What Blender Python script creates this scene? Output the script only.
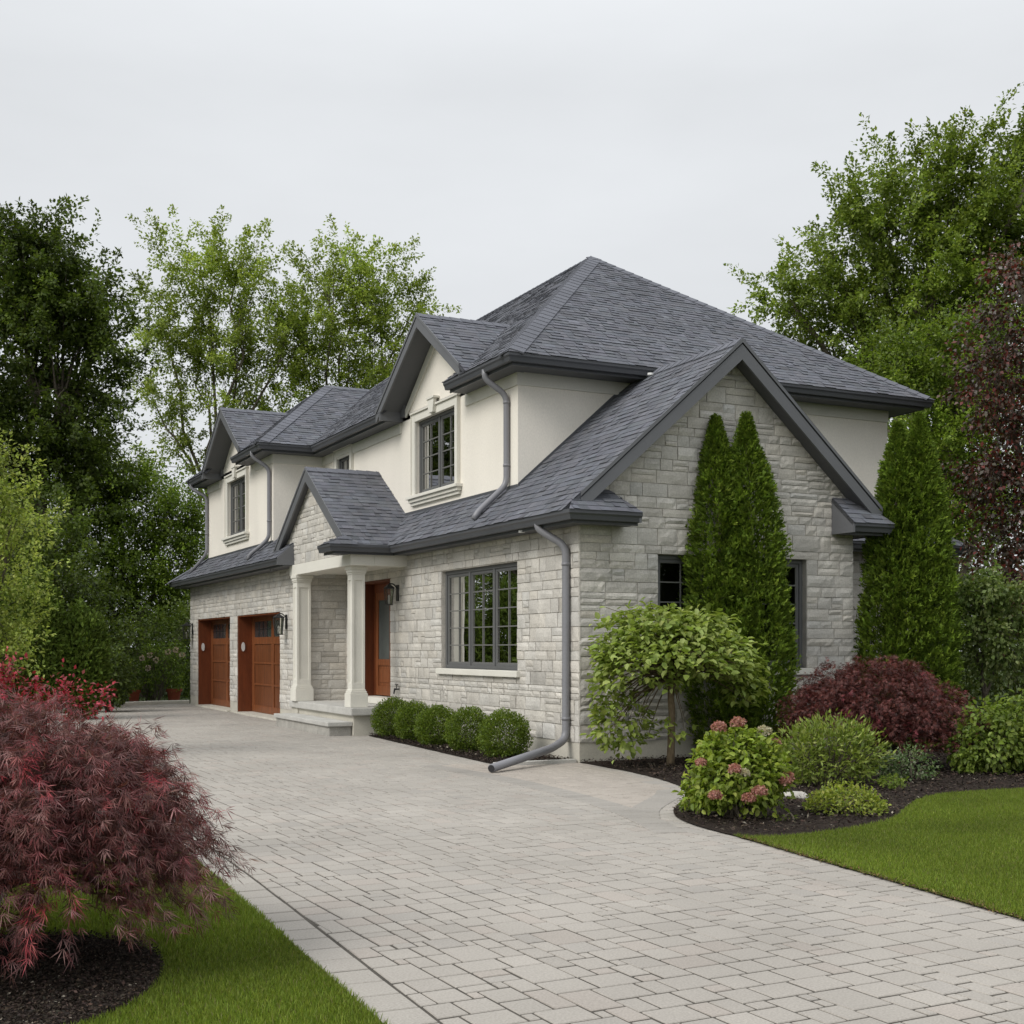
import bpy, bmesh, math, random
import numpy as np
from mathutils import Vector, Matrix, noise

for _o in list(bpy.data.objects):
    bpy.data.objects.remove(_o)
SC = bpy.context.scene
COL = SC.collection
R = math.radians

# ------------------------------------------------------------------ camera, sky, sun, exposure
CAM = (-8.16, -14.573, 1.5)
YAW = R(26.198)
FPX = 1270.26
HOR = 648.54
cd = bpy.data.cameras.new('camera')
cam = bpy.data.objects.new('camera', cd)
COL.objects.link(cam)
cam.location = CAM
cam.rotation_euler = (R(90), 0, -YAW)
cd.sensor_width = 36.0
cd.lens = 36.0 * FPX / 1024.0
cd.shift_y = (HOR - 512.0) / 1024.0
cd.clip_start = 0.05
cd.clip_end = 2000.0
SC.camera = cam

SUN_EL, SUN_AZ = R(40), R(254)          # azimuth clockwise from +Y: from the front-left of the house
world = bpy.data.worlds.new("World")
SC.world = world
world.use_nodes = True
wn = world.node_tree
wn.nodes.clear()
w_out = wn.nodes.new('ShaderNodeOutputWorld')
w_bg = wn.nodes.new('ShaderNodeBackground')
w_sky = wn.nodes.new('ShaderNodeTexSky')
w_sky.sky_type = 'NISHITA'
w_sky.sun_disc = False
w_sky.sun_elevation = SUN_EL
w_sky.sun_rotation = SUN_AZ
w_sky.air_density = 1.0
w_sky.dust_density = 4.0
SKY_STRENGTH = 0.1
w_hsv = wn.nodes.new('ShaderNodeHueSaturation')
w_hsv.inputs['Saturation'].default_value = 0.25
w_tc = wn.nodes.new('ShaderNodeTexCoord')
w_sep = wn.nodes.new('ShaderNodeSeparateXYZ')
w_ramp = wn.nodes.new('ShaderNodeMapRange')
w_ramp.inputs['From Min'].default_value = 0.40
w_ramp.inputs['From Max'].default_value = 1.0
w_ramp.inputs['To Min'].default_value = 7.6
w_ramp.inputs['To Max'].default_value = 16.0
w_map = wn.nodes.new('ShaderNodeMapping')
w_map.inputs['Scale'].default_value = (1.6, 1.6, 5.0)
w_noise = wn.nodes.new('ShaderNodeTexNoise')
w_noise.inputs['Scale'].default_value = 1.6
w_noise.inputs['Detail'].default_value = 5.0
w_nr = wn.nodes.new('ShaderNodeMapRange')
w_nr.inputs['From Min'].default_value = 0.3
w_nr.inputs['From Max'].default_value = 0.7
w_nr.inputs['To Min'].default_value = 0.94
w_nr.inputs['To Max'].default_value = 1.06
w_mul = wn.nodes.new('ShaderNodeMath')
w_mul.operation = 'MULTIPLY'
w_tint = wn.nodes.new('ShaderNodeVectorMath')
w_tint.operation = 'SCALE'
w_tint.inputs[0].default_value = (0.965, 0.995, 1.03)
w_mix = wn.nodes.new('ShaderNodeMixRGB')
w_mix.inputs['Fac'].default_value = 0.93       # the overcast layer hides most of the clear sky
L_ = wn.links.new
L_(w_sky.outputs[0], w_hsv.inputs['Color'])
L_(w_tc.outputs['Generated'], w_sep.inputs[0])
L_(w_sep.outputs['Z'], w_ramp.inputs['Value'])
L_(w_tc.outputs['Generated'], w_map.inputs[0])
L_(w_map.outputs[0], w_noise.inputs['Vector'])
L_(w_noise.outputs[0], w_nr.inputs['Value'])
L_(w_ramp.outputs[0], w_mul.inputs[0])
L_(w_nr.outputs[0], w_mul.inputs[1])
L_(w_mul.outputs[0], w_tint.inputs['Scale'])
L_(w_hsv.outputs[0], w_mix.inputs['Color1'])
L_(w_tint.outputs[0], w_mix.inputs['Color2'])
L_(w_mix.outputs[0], w_bg.inputs['Color'])
w_bg.inputs['Strength'].default_value = SKY_STRENGTH
L_(w_bg.outputs[0], w_out.inputs[0])

sl = bpy.data.lights.new('sun', 'SUN')
sl.energy = 1.9
sl.angle = R(25)
sl.color = (1.0, 0.965, 0.91)
sun = bpy.data.objects.new('sun', sl)
COL.objects.link(sun)
_sd = Vector((math.sin(SUN_AZ) * math.cos(SUN_EL), math.cos(SUN_AZ) * math.cos(SUN_EL), math.sin(SUN_EL)))
sun.rotation_euler = _sd.to_track_quat('Z', 'Y').to_euler()

SC.view_settings.view_transform = 'Standard'
SC.view_settings.look = 'None'
SC.view_settings.exposure = 0.12
SC.view_settings.gamma = 1.0

# ------------------------------------------------------------------ helpers
FW = np.array([math.sin(YAW), math.cos(YAW), 0.0])
RT = np.array([math.cos(YAW), -math.sin(YAW), 0.0])


def at(u, v, d):
    """A place on the site, d metres ahead of the viewpoint."""
    return np.array(CAM) + (FW + RT * (u - 512.0) / FPX + np.array([0, 0, -(v - HOR) / FPX])) * d


def tag(o, label=None, cat=None, group=None, kind=None):
    if label: o['label'] = label
    if cat: o['category'] = cat
    if group: o['group'] = group
    if kind: o['kind'] = kind
    return o


def empty(name, loc, label, cat, group=None, rz=0.0):
    o = bpy.data.objects.new(name, None)
    o.empty_display_size = 0.2
    COL.objects.link(o)
    o.location = loc
    o.rotation_euler = (0, 0, rz)
    return tag(o, label, cat, group)


def link(name, me, mat, parent=None, loc=None):
    o = bpy.data.objects.new(name, me)
    COL.objects.link(o)
    if mat is not None:
        if isinstance(mat, (list, tuple)):
            for m in mat: me.materials.append(m)
        else:
            me.materials.append(mat)
    if parent is not None:
        o.parent = parent
        p = parent
        off = Vector((0, 0, 0))
        while p is not None:
            off += Vector(p.location)
            p = p.parent
        if loc is None:
            o.location = -off if off.length > 0 else (0, 0, 0)
    if loc is not None:
        o.location = loc
    return o


class MB:
    """Collects faces with a colour per vertex; build() links them as one mesh object."""

    def __init__(self):
        self.v, self.f, self.c = [], [], []

    def add(self, verts, faces, col=(1, 1, 1)):
        n = len(self.v)
        self.v.extend([tuple(p) for p in verts])
        self.c.extend([col] * len(verts))
        self.f.extend([tuple(i + n for i in f) for f in faces])

    def box(self, a, b, col=(1, 1, 1)):
        x0, y0, z0 = a
        x1, y1, z1 = b
        x0, x1 = min(x0, x1), max(x0, x1)
        y0, y1 = min(y0, y1), max(y0, y1)
        z0, z1 = min(z0, z1), max(z0, z1)
        v = [(x0, y0, z0), (x1, y0, z0), (x1, y1, z0), (x0, y1, z0), (x0, y0, z1), (x1, y0, z1), (x1, y1, z1), (x0, y1, z1)]
        self.add(v, [(0, 3, 2, 1), (4, 5, 6, 7), (0, 1, 5, 4), (1, 2, 6, 5), (2, 3, 7, 6), (3, 0, 4, 7)], col)

    def bbox(self, a, b, bev, col=(1, 1, 1)):
        """A box with chamfered edges."""
        a, b2 = np.minimum(np.array(a, float), np.array(b, float)), np.maximum(np.array(a, float), np.array(b, float))
        bm = bmesh.new()
        bmesh.ops.create_cube(bm, size=1.0)
        for v in bm.verts:
            v.co = Vector([a[i] + (v.co[i] + .5) * (b2[i] - a[i]) for i in range(3)])
        bmesh.ops.bevel(bm, geom=bm.edges[:], offset=bev, segments=2, affect='EDGES', profile=.7)
        bm.verts.index_update()
        self.add([v.co[:] for v in bm.verts], [[v.index for v in f.verts] for f in bm.faces], col)
        bm.free()

    def prism(self, poly, ext, col=(1, 1, 1)):
        n = len(poly)
        e = Vector(ext)
        p = [Vector(q) for q in poly]
        v = p + [q + e for q in p]
        f = [tuple(range(n))[::-1], tuple(range(n, 2 * n))]
        f += [(i, (i + 1) % n, (i + 1) % n + n, i + n) for i in range(n)]
        self.add(v, f, col)

    def tube(self, pts, rad, seg=8, col=(1, 1, 1), cap=True, squash=1.0):
        pts = [Vector(p) for p in pts]
        if not hasattr(rad, '__len__'): rad = [rad] * len(pts)
        rings = []
        ref = None
        for i, p in enumerate(pts):
            if i == 0: t = pts[1] - pts[0]
            elif i == len(pts) - 1: t = pts[-1] - pts[-2]
            else: t = (pts[i + 1] - p).normalized() + (p - pts[i - 1]).normalized()
            t.normalize()
            if ref is None:
                ref = Vector((1, 0, 0)) if abs(t.x) < .8 else Vector((0, 1, 0))
            a = (ref - t * ref.dot(t)).normalized()
            ref = a
            b = t.cross(a)
            rings.append([p + a * (math.cos(2 * math.pi * k / seg) * rad[i]) + b * (math.sin(2 * math.pi * k / seg) * rad[i] * squash) for k in range(seg)])
        v = [q for r in rings for q in r]
        f = []
        for i in range(len(rings) - 1):
            for k in range(seg):
                f.append((i * seg + k, i * seg + (k + 1) % seg, (i + 1) * seg + (k + 1) % seg, (i + 1) * seg + k))
        if cap:
            f.append(tuple(range(seg))[::-1])
            f.append(tuple(range(len(v) - seg, len(v))))
        self.add(v, f, col)

    def sweep(self, path, prof, closed=False, col=(1, 1, 1)):
        """Sweeps a closed profile of (outward, up) points along a horizontal path; outward is to the right of the path."""
        P = [Vector(p) for p in path]
        n = len(P)
        rings = []
        for i in range(n):
            def nrm(a, b):
                d = (P[b] - P[a]); d.z = 0; d.normalize()
                return Vector((d.y, -d.x, 0))
            if closed:
                n1, n2 = nrm(i - 1, i), nrm(i, (i + 1) % n)
            elif i == 0: n1 = n2 = nrm(0, 1)
            elif i == n - 1: n1 = n2 = nrm(n - 2, n - 1)
            else: n1, n2 = nrm(i - 1, i), nrm(i, i + 1)
            m = (n1 + n2)
            m = m / max(m.dot(n1), .2)
            rings.append([P[i] + m * o + Vector((0, 0, z)) for o, z in prof])
        k = len(prof)
        v = [q for r in rings for q in r]
        f = []
        for i in range(n if closed else n - 1):
            j = (i + 1) % n
            for q in range(k):
                f.append((i * k + q, i * k + (q + 1) % k, j * k + (q + 1) % k, j * k + q))
        if not closed:
            f.append(tuple(range(k))[::-1])
            f.append(tuple(range((n - 1) * k, n * k)))
        self.add(v, f, col)

    def mesh(self, name, smooth=False):
        me = bpy.data.meshes.new(name)
        me.from_pydata([tuple(map(float, p)) for p in self.v], [], self.f)
        a = me.attributes.new('col', 'FLOAT_COLOR', 'POINT')
        c = np.ones((len(self.v), 4), np.float32)
        if self.v: c[:, :3] = np.array(self.c, np.float32)
        a.data.foreach_set('color', c.ravel())
        if smooth:
            me.polygons.foreach_set('use_smooth', [True] * len(me.polygons))
        return me

    def build(self, name, mat, parent=None, smooth=False, fix=True):
        me = self.mesh(name, smooth)
        if fix:
            bm = bmesh.new()
            bm.from_mesh(me)
            bmesh.ops.recalc_face_normals(bm, faces=bm.faces[:])
            bm.to_mesh(me)
            bm.free()
        return link(name, me, mat, parent)


# ------------------------------------------------------------------ materials
def newmat(name):
    m = bpy.data.materials.new(name)
    m.use_nodes = True
    nt = m.node_tree
    b = nt.nodes['Principled BSDF']
    return m, nt, b


def surf(name, base, rough=.7, spec=.4, attr=False, nscale=4., namp=.15, fine=60., famp=.08, bump=.0, bscale=120., bdist=.01, metallic=0., stretch=None, noise_coord='Object', coat=0.):
    """Base colour (optionally times the mesh's own colours) mottled by two noises, with a fine bump."""
    m, nt, b = newmat(name)
    N, K = nt.nodes.new, nt.links.new
    tc = N('ShaderNodeTexCoord')
    vec = tc.outputs[noise_coord]
    if stretch:
        mp = N('ShaderNodeMapping')
        mp.inputs['Scale'].default_value = stretch
        K(vec, mp.inputs[0])
        vec = mp.outputs[0]
    n1 = N('ShaderNodeTexNoise'); n1.inputs['Scale'].default_value = nscale; n1.inputs['Detail'].default_value = 4
    n2 = N('ShaderNodeTexNoise'); n2.inputs['Scale'].default_value = fine; n2.inputs['Detail'].default_value = 3
    K(vec, n1.inputs['Vector']); K(vec, n2.inputs['Vector'])
    def mr(src, amp):
        r = N('ShaderNodeMapRange')
        r.inputs['From Min'].default_value = .25; r.inputs['From Max'].default_value = .75
        r.inputs['To Min'].default_value = 1 - amp; r.inputs['To Max'].default_value = 1 + amp
        K(src, r.inputs['Value'])
        return r.outputs[0]
    mm = N('ShaderNodeMath'); mm.operation = 'MULTIPLY'
    K(mr(n1.outputs[0], namp), mm.inputs[0]); K(mr(n2.outputs[0], famp), mm.inputs[1])
    sc = N('ShaderNodeVectorMath'); sc.operation = 'SCALE'
    if attr:
        at_ = N('ShaderNodeAttribute'); at_.attribute_name = 'col'
        mu = N('ShaderNodeVectorMath'); mu.operation = 'MULTIPLY'
        mu.inputs[1].default_value = base
        K(at_.outputs['Color'], mu.inputs[0])
        K(mu.outputs[0], sc.inputs[0])
    else:
        sc.inputs[0].default_value = base
    K(mm.outputs[0], sc.inputs['Scale'])
    K(sc.outputs[0], b.inputs['Base Color'])
    b.inputs['Roughness'].default_value = rough
    b.inputs['Specular IOR Level'].default_value = spec
    b.inputs['Metallic'].default_value = metallic
    if coat: b.inputs['Coat Weight'].default_value = coat
    if bump:
        n3 = N('ShaderNodeTexNoise'); n3.inputs['Scale'].default_value = bscale; n3.inputs['Detail'].default_value = 4
        K(vec, n3.inputs['Vector'])
        bp = N('ShaderNodeBump'); bp.inputs['Strength'].default_value = bump; bp.inputs['Distance'].default_value = bdist
        K(n3.outputs[0], bp.inputs['Height'])
        K(bp.outputs[0], b.inputs['Normal'])
    return m


def leafmat(name, trans=.42, rough=.5, spec=.35):
    m, nt, b = newmat(name)
    N, K = nt.nodes.new, nt.links.new
    a = N('ShaderNodeAttribute'); a.attribute_name = 'col'
    K(a.outputs['Color'], b.inputs['Base Color'])
    b.inputs['Roughness'].default_value = rough
    b.inputs['Specular IOR Level'].default_value = spec
    t = N('ShaderNodeBsdfTranslucent')
    g = N('ShaderNodeVectorMath'); g.operation = 'MULTIPLY'
    g.inputs[1].default_value = (1.25, 1.3, .75)
    K(a.outputs['Color'], g.inputs[0])
    K(g.outputs[0], t.inputs['Color'])
    mx = N('ShaderNodeMixShader'); mx.inputs[0].default_value = trans
    K(b.outputs[0], mx.inputs[1]); K(t.outputs[0], mx.inputs[2])
    K(mx.outputs[0], nt.nodes['Material Output'].inputs[0])
    return m


def glassmat(name, tint=(.75, .8, .78), rough=.01):
    m, nt, b = newmat(name)
    N, K = nt.nodes.new, nt.links.new
    nt.nodes.remove(b)
    tr = N('ShaderNodeBsdfTransparent'); tr.inputs[0].default_value = (*tint, 1)
    gl = N('ShaderNodeBsdfGlossy'); gl.inputs['Roughness'].default_value = rough
    tc = N('ShaderNodeTexCoord')
    nz = N('ShaderNodeTexNoise'); nz.inputs['Scale'].default_value = 1.3
    K(tc.outputs['Object'], nz.inputs['Vector'])
    bp = N('ShaderNodeBump'); bp.inputs['Strength'].default_value = .05; bp.inputs['Distance'].default_value = .05
    K(nz.outputs[0], bp.inputs['Height'])
    K(bp.outputs[0], gl.inputs['Normal'])
    fr = N('ShaderNodeFresnel'); fr.inputs[0].default_value = 1.5
    mx = N('ShaderNodeMixShader')
    K(fr.outputs[0], mx.inputs[0]); K(tr.outputs[0], mx.inputs[1]); K(gl.outputs[0], mx.inputs[2])
    K(mx.outputs[0], nt.nodes['Material Output'].inputs[0])
    return m


M = {}
M['stone'] = surf('stone', (.525, .50, .455), .88, .25, True, 3.0, .16, 45, .16, .55, 70, .012)
M['mortar'] = surf('mortar', (.46, .435, .39), .95, .1, False, 5, .15, 60, .15, .4, 90, .01)
M['stucco'] = surf('stucco', (.785, .74, .66), .9, .2, False, .9, .07, 60, .06, .5, 110, .008, stretch=(1, 1, .45))
M['trim'] = surf('cast_stone', (.66, .64, .575), .8, .25, False, 2, .06, 60, .05, .15, 90, .004)
M['concrete'] = surf('concrete', (.50, .475, .41), .9, .2, False, 2.5, .13, 50, .1, .3, 80, .006)
M['step'] = surf('flagstone', (.46, .45, .42), .85, .25, False, 3, .14, 60, .14, .4, 60, .008)
M['shingle'] = surf('shingle', (.118, .122, .138), .92, .2, True, 1.3, .12, 70, .25, .5, 160, .006)
M['metal'] = surf('dark_metal', (.075, .078, .086), .42, .45, False, 1.5, .06, 30, .03, coat=.05)
M['board'] = surf('painted_board', (.125, .128, .136), .45, .4, False, 1.5, .06, 30, .03)
M['soffit'] = surf('soffit', (.11, .112, .118), .6, .3, False, 1.5, .05, 30, .03)
M['pipe'] = surf('pipe_paint', (.20, .20, .215), .4, .45, False, 1.5, .06, 30, .03)
M['frame'] = surf('window_frame', (.12, .122, .122), .45, .4, False, 2, .05, 30, .03)
M['muntin'] = surf('muntin', (.14, .14, .13), .5, .4, False, 2, .05, 30, .03)
M['wood'] = surf('stained_wood', (.168, .054, .0175), .5, .35, True, 2.2, .35, 14, .3, .12, 30, .004, stretch=(7, 7, .7))
M['wood_dark'] = surf('stained_wood_jamb', (.15, .038, .011), .5, .35, True, 2.2, .25, 14, .2, .1, 30, .004, stretch=(7, 7, .7))
M['glass'] = glassmat('window_glass')
M['lite'] = surf('dark_lite', (.035, .04, .042), .08, .5, False, 3, .3, 20, .1)
M['frosted'] = surf('frosted_glass', (.07, .082, .078), .22, .5, False, 5, .12, 40, .08)
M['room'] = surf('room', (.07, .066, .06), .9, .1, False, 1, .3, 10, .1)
M['curtain'] = surf('curtain', (.10, .098, .09), .9, .1, False, 9, .3, 30, .1, stretch=(1, 6, .4))
M['black'] = surf('black_iron', (.02, .02, .021), .45, .45, False, 5, .1, 30, .05)
M['lampglass'] = glassmat('lamp_glass', (.88, .88, .84), .15)
M['white'] = surf('white_plastic', (.7, .7, .68), .4, .4, False, 5, .03, 30, .02)
M['paver'] = surf('paver', (.332, .309, .279), .92, .2, True, .7, .12, 90, .16, .35, 140, .004)
M['sand'] = surf('joint_sand', (.08, .073, .063), .95, .1, False, 4, .2, 80, .2)
M['soil'] = surf('mulch_bed', (.028, .021, .017), .95, .1, False, 6, .3, 50, .5, .8, 40, .03)
M['chip'] = surf('mulch_chip', (1, 1, 1), .9, .15, True, 8, .2, 60, .2)
M['turf'] = surf('turf_base', (.06, .078, .013), .95, .05, False, 2, .2, 60, .35, .6, 120, .02)
M['ground'] = surf('ground_cover', (.035, .048, .016), .95, .05, False, .8, .3, 12, .3, .5, 20, .05)
M['bark'] = surf('bark', (.13, .11, .085), .9, .15, True, 3, .2, 25, .3, .8, 30, .02, stretch=(3, 3, .6))
M['leaf'] = leafmat('leaf')
M['leaf_glossy'] = leafmat('leaf_glossy', .22, .38, .5)
M['blade'] = leafmat('grass_blade', .35, .55, .25)
M['needle'] = leafmat('scale_leaf', .2, .65, .2)
M['red'] = leafmat('red_leaf', .22, .5, .35)
M['terracotta'] = surf('terracotta', (.24, .062, .032), .8, .2, False, 5, .15, 40, .1)
M['rock'] = surf('pale_rock', (.42, .40, .36), .9, .2, False, 6, .2, 40, .15, .5, 30, .02)


# ------------------------------------------------------------------ leaf meshes (numpy)
def leaf_mesh(name, P, D, Nn, Ln, Wd, C, shape='rhomb', fold=.18):
    """One small face (or a folded pair) per leaf: base at P, growing along D, facing Nn."""
    n = len(P)
    D = D / (np.linalg.norm(D, axis=1, keepdims=True) + 1e-9)
    S = np.cross(D, Nn)
    S /= (np.linalg.norm(S, axis=1, keepdims=True) + 1e-9)
    U = np.cross(S, D)
    Ln = np.asarray(Ln).reshape(-1, 1) * np.ones((n, 1))
    Wd = np.asarray(Wd).reshape(-1, 1) * np.ones((n, 1))
    if shape == 'rhomb':
        k = 4
        V = np.stack([P, P + D * Ln * .45 - S * Wd * .5 + U * Wd * fold, P + D * Ln, P + D * Ln * .45 + S * Wd * .5 + U * Wd * fold], 1)
        idx = np.array([[0, 1, 2, 3]])
    elif shape == 'blade':
        k = 4
        V = np.stack([P - S * Wd * .5, P + S * Wd * .5, P + D * Ln * .6 + S * Wd * .3, P + D * Ln - U * Ln * .12], 1)
        idx = np.array([[0, 1, 2, 3]])
    else:  # broad leaf: six points round a midrib, drooping tip
        k = 6
        V = np.stack([P, P + D * Ln * .3 - S * Wd * .5 + U * Wd * fold, P + D * Ln * .72 - S * Wd * .38 + U * Wd * fold * .6,
                      P + D * Ln - U * Ln * .18, P + D * Ln * .72 + S * Wd * .38 + U * Wd * fold * .6, P + D * Ln * .3 + S * Wd * .5 + U * Wd * fold], 1)
        idx = np.array([[0, 1, 2, 3], [0, 3, 4, 5]])
    V = V.reshape(-1, 3).astype(np.float32)
    nf = len(idx) * n
    loops = (idx[None] + (np.arange(n) * k)[:, None, None]).reshape(-1).astype(np.int32)
    me = bpy.data.meshes.new(name)
    me.vertices.add(len(V)); me.vertices.foreach_set('co', V.ravel())
    me.loops.add(len(loops)); me.loops.foreach_set('vertex_index', loops)
    me.polygons.add(nf); me.polygons.foreach_set('loop_start', np.arange(0, 4 * nf, 4, dtype=np.int32))
    me.update(calc_edges=True)
    a = me.attributes.new('col', 'FLOAT_COLOR', 'POINT')
    c = np.ones((n, k, 4), np.float32)
    c[:, :, :3] = np.clip(C, 0, 1)[:, None, :]
    a.data.foreach_set('color', c.ravel())
    return me


def unit(rng, n):
    v = rng.normal(size=(n, 3))
    return v / (np.linalg.norm(v, axis=1, keepdims=True) + 1e-9)


def pick_cols(rng, n, cols, var=.18):
    cols = np.array(cols, float)
    i = rng.integers(0, len(cols), n)
    return cols[i] * rng.uniform(1 - var, 1 + var, (n, 1)) * rng.uniform(1 - var * .3, 1 + var * .3, (n, 3))


def curve_pts(a, b, sag, n=5, rng=None, wob=0.):
    a, b = np.array(a, float), np.array(b, float)
    out = []
    for i in range(n):
        t = i / (n - 1)
        p = a + (b - a) * t
        p[2] += sag * math.sin(math.pi * t)
        if rng is not None and 0 < i < n - 1: p = p + rng.normal(size=3) * wob
        out.append(p)
    return out


def tree(name, label, cat, base, lobes, leaf, cols, seed, group=None, twigs=1.0, per=60, trunk_r=.2, fork=.35, spread=.14, twig_len=.9,
         droop=.25, mat='leaf', limb_col=(1, 1, 1), up=.45, inner=.5, shape='rhomb', aspect=.62, limbs=True, trunk_top=None, bark='bark'):
    """A tapered trunk that forks into limbs, one per crown lobe; twigs leave each lobe and carry sprays of leaves."""
    rng = np.random.default_rng(seed)
    base = np.array([base[0], base[1], base[2] if len(base) > 2 else 0.0], float)
    root = empty(name, tuple(base), label, cat, group)
    wood = MB()
    cen = np.mean([l[0] for l in lobes], axis=0)
    zmin = min(l[0][2] - l[1][2] for l in lobes)
    top = np.array([base[0] * .6 + cen[0] * .4, base[1] * .6 + cen[1] * .4, base[2] + (cen[2] - base[2]) * fork]) if trunk_top is None else np.array(trunk_top, float)
    tr = curve_pts(base - [0, 0, .1], top, 0, 6, rng, trunk_r * .25)
    wood.tube(tr, [trunk_r * (1.25 - .55 * i / 5) for i in range(6)], 9, limb_col)
    Ps, Ds, Ns, Cs, Ls = [], [], [], [], []
    for (c, r, nt) in lobes:
        c, r = np.array(c, float), np.array(r, float)
        lp = curve_pts(top, c, np.linalg.norm(c - top) * .06, 6, rng, np.linalg.norm(c - top) * .03)
        lr0 = trunk_r * .5
        if limbs: wood.tube(lp, [lr0 * (1 - .72 * i / 5) for i in range(6)], 6, limb_col)
        n = int(nt * twigs)
        d = unit(rng, n)
        rad = rng.uniform(0, 1, (n, 1)) ** inner
        tip = c + d * r * rad
        for j in range(n):
            if limbs and j % 3 == 0:
                q = lp[3 + rng.integers(0, 3)]
                wood.tube(curve_pts(q, tip[j], np.linalg.norm(tip[j] - q) * .08, 4, rng, .05), [lr0 * .26, lr0 * .17, lr0 * .09, .008], 4, limb_col, cap=False)
        # sprays
        td = d * np.array([1, 1, .7]) + np.array([0, 0, up]) + rng.normal(size=(n, 3)) * .35
        td /= np.linalg.norm(td, axis=1, keepdims=True)
        tl = twig_len * rng.uniform(.45, 1.15, (n, 1))
        lead = (rng.random((n, 1)) < .12) & (rad > .72)
        tl = np.where(lead, tl * 1.5, tl)
        td = np.where(lead, d * .7 + np.array([0, 0, .55]), td)
        td /= np.linalg.norm(td, axis=1, keepdims=True)
        tone = rng.uniform(.8, 1.2, (n, 1)) * (1 + .45 * np.array([[noise.noise(Vector(q * .55) + Vector((seed, 0, 0)))] for q in tip]))
        # every twig forks into short side twigs; leaves sit close along them
        ns = 5
        sb = tip[:, None, :] + td[:, None, :] * tl[:, None, :] * np.linspace(-.35, .6, ns)[None, :, None]
        sd = td[:, None, :] + rng.normal(size=(n, ns, 3)) * .55
        sd[:, -1] = td + rng.normal(size=(n, 3)) * .1
        sd /= np.linalg.norm(sd, axis=2, keepdims=True)
        sl_ = tl[:, None, :] * np.linspace(.75, .42, ns)[None, :, None] * rng.uniform(.7, 1.2, (n, ns, 1))
        k = np.repeat(np.arange(n), per)
        q = rng.integers(0, ns, len(k))
        t = rng.uniform(0, 1, (len(k), 1))
        off = rng.normal(size=(len(k), 3)) * spread * (1.1 - .6 * t)
        P = sb[k, q] + sd[k, q] * sl_[k, q] * t + off
        P[:, 2] -= (t[:, 0] ** 2) * droop * tl[k][:, 0] * .3
        D = sd[k, q] * .5 + off / (spread + 1e-6) * .5 + rng.normal(size=(len(k), 3)) * .45 - np.array([0, 0, droop])
        Nn = rng.normal(size=(len(k), 3)) * .45 + np.array([0, 0, 1.0])
        Ps.append(P); Ds.append(D); Ns.append(Nn)
        Cs.append(pick_cols(rng, len(k), cols) * tone[k])
        Ls.append(leaf * rng.uniform(.65, 1.25, len(k)))
    P = np.concatenate(Ps); L = np.concatenate(Ls)
    me = leaf_mesh('crown', P, np.concatenate(Ds), np.concatenate(Ns), L, L * aspect, np.concatenate(Cs), shape)
    link('crown', me, M[mat], root)
    wood.build('trunk', M[bark], root, smooth=True, fix=False)
    return root


def lobe(u, v, d, ru, rv, n, rd=None, dd=0.0):
    s = d / FPX
    c = at(u, v, d)
    c = c + FW * dd
    rx = ru * s
    return (c, (rx, rx if rd is None else rd, rv * s), n)


def gxy(u, d):
    p = at(u, HOR, d)
    return (p[0], p[1], 0.0)


# ================================================================== THE SETTING
def poly_sheet(name, pts, z, mat, kind='structure', thick=0.0):
    bm = bmesh.new()
    vs = [bm.verts.new((p[0], p[1], z)) for p in pts]
    f = bm.faces.new(vs)
    bmesh.ops.recalc_face_normals(bm, faces=[f])
    if f.normal.z < 0: f.normal_flip()
    if thick:
        r = bmesh.ops.extrude_face_region(bm, geom=[f])
        bmesh.ops.translate(bm, vec=(0, 0, -thick), verts=[g for g in r['geom'] if isinstance(g, bmesh.types.BMVert)])
        bmesh.ops.recalc_face_normals(bm, faces=bm.faces[:])
    bmesh.ops.triangulate(bm, faces=[q for q in bm.faces if len(q.verts) > 4])
    me = bpy.data.meshes.new(name)
    bm.to_mesh(me); bm.free()
    o = link(name, me, mat)
    if kind: o['kind'] = kind
    return o


def inside(p, poly):
    x, y = p[0], p[1]
    c = False
    n = len(poly)
    for i in range(n):
        x1, y1 = poly[i]; x2, y2 = poly[(i + 1) % n]
        if (y1 > y) != (y2 > y) and x < (x2 - x1) * (y - y1) / (y2 - y1) + x1: c = not c
    return c


def inside_np(X, Y, poly):
    c = np.zeros(len(X), bool)
    n = len(poly)
    for i in range(n):
        x1, y1 = poly[i]; x2, y2 = poly[(i + 1) % n]
        if y1 == y2: continue
        c ^= ((y1 > Y) != (y2 > Y)) & (X < (x2 - x1) * (Y - y1) / (y2 - y1) + x1)
    return c


def smooth_poly(pts, it=2, closed=False):
    for _ in range(it):
        q = [] if closed else [pts[0]]
        n = len(pts)
        for i in range(n if closed else n - 1):
            a, b = np.array(pts[i], float), np.array(pts[(i + 1) % n], float)
            q += [tuple(a * .75 + b * .25), tuple(a * .25 + b * .75)]
        if not closed: q.append(pts[-1])
        pts = q
    return [tuple(map(float, p)) for p in pts]


g_ = poly_sheet('ground', [(-300, -300), (300, -300), (300, 500), (-300, 500)], -.06, M['ground'])

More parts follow.
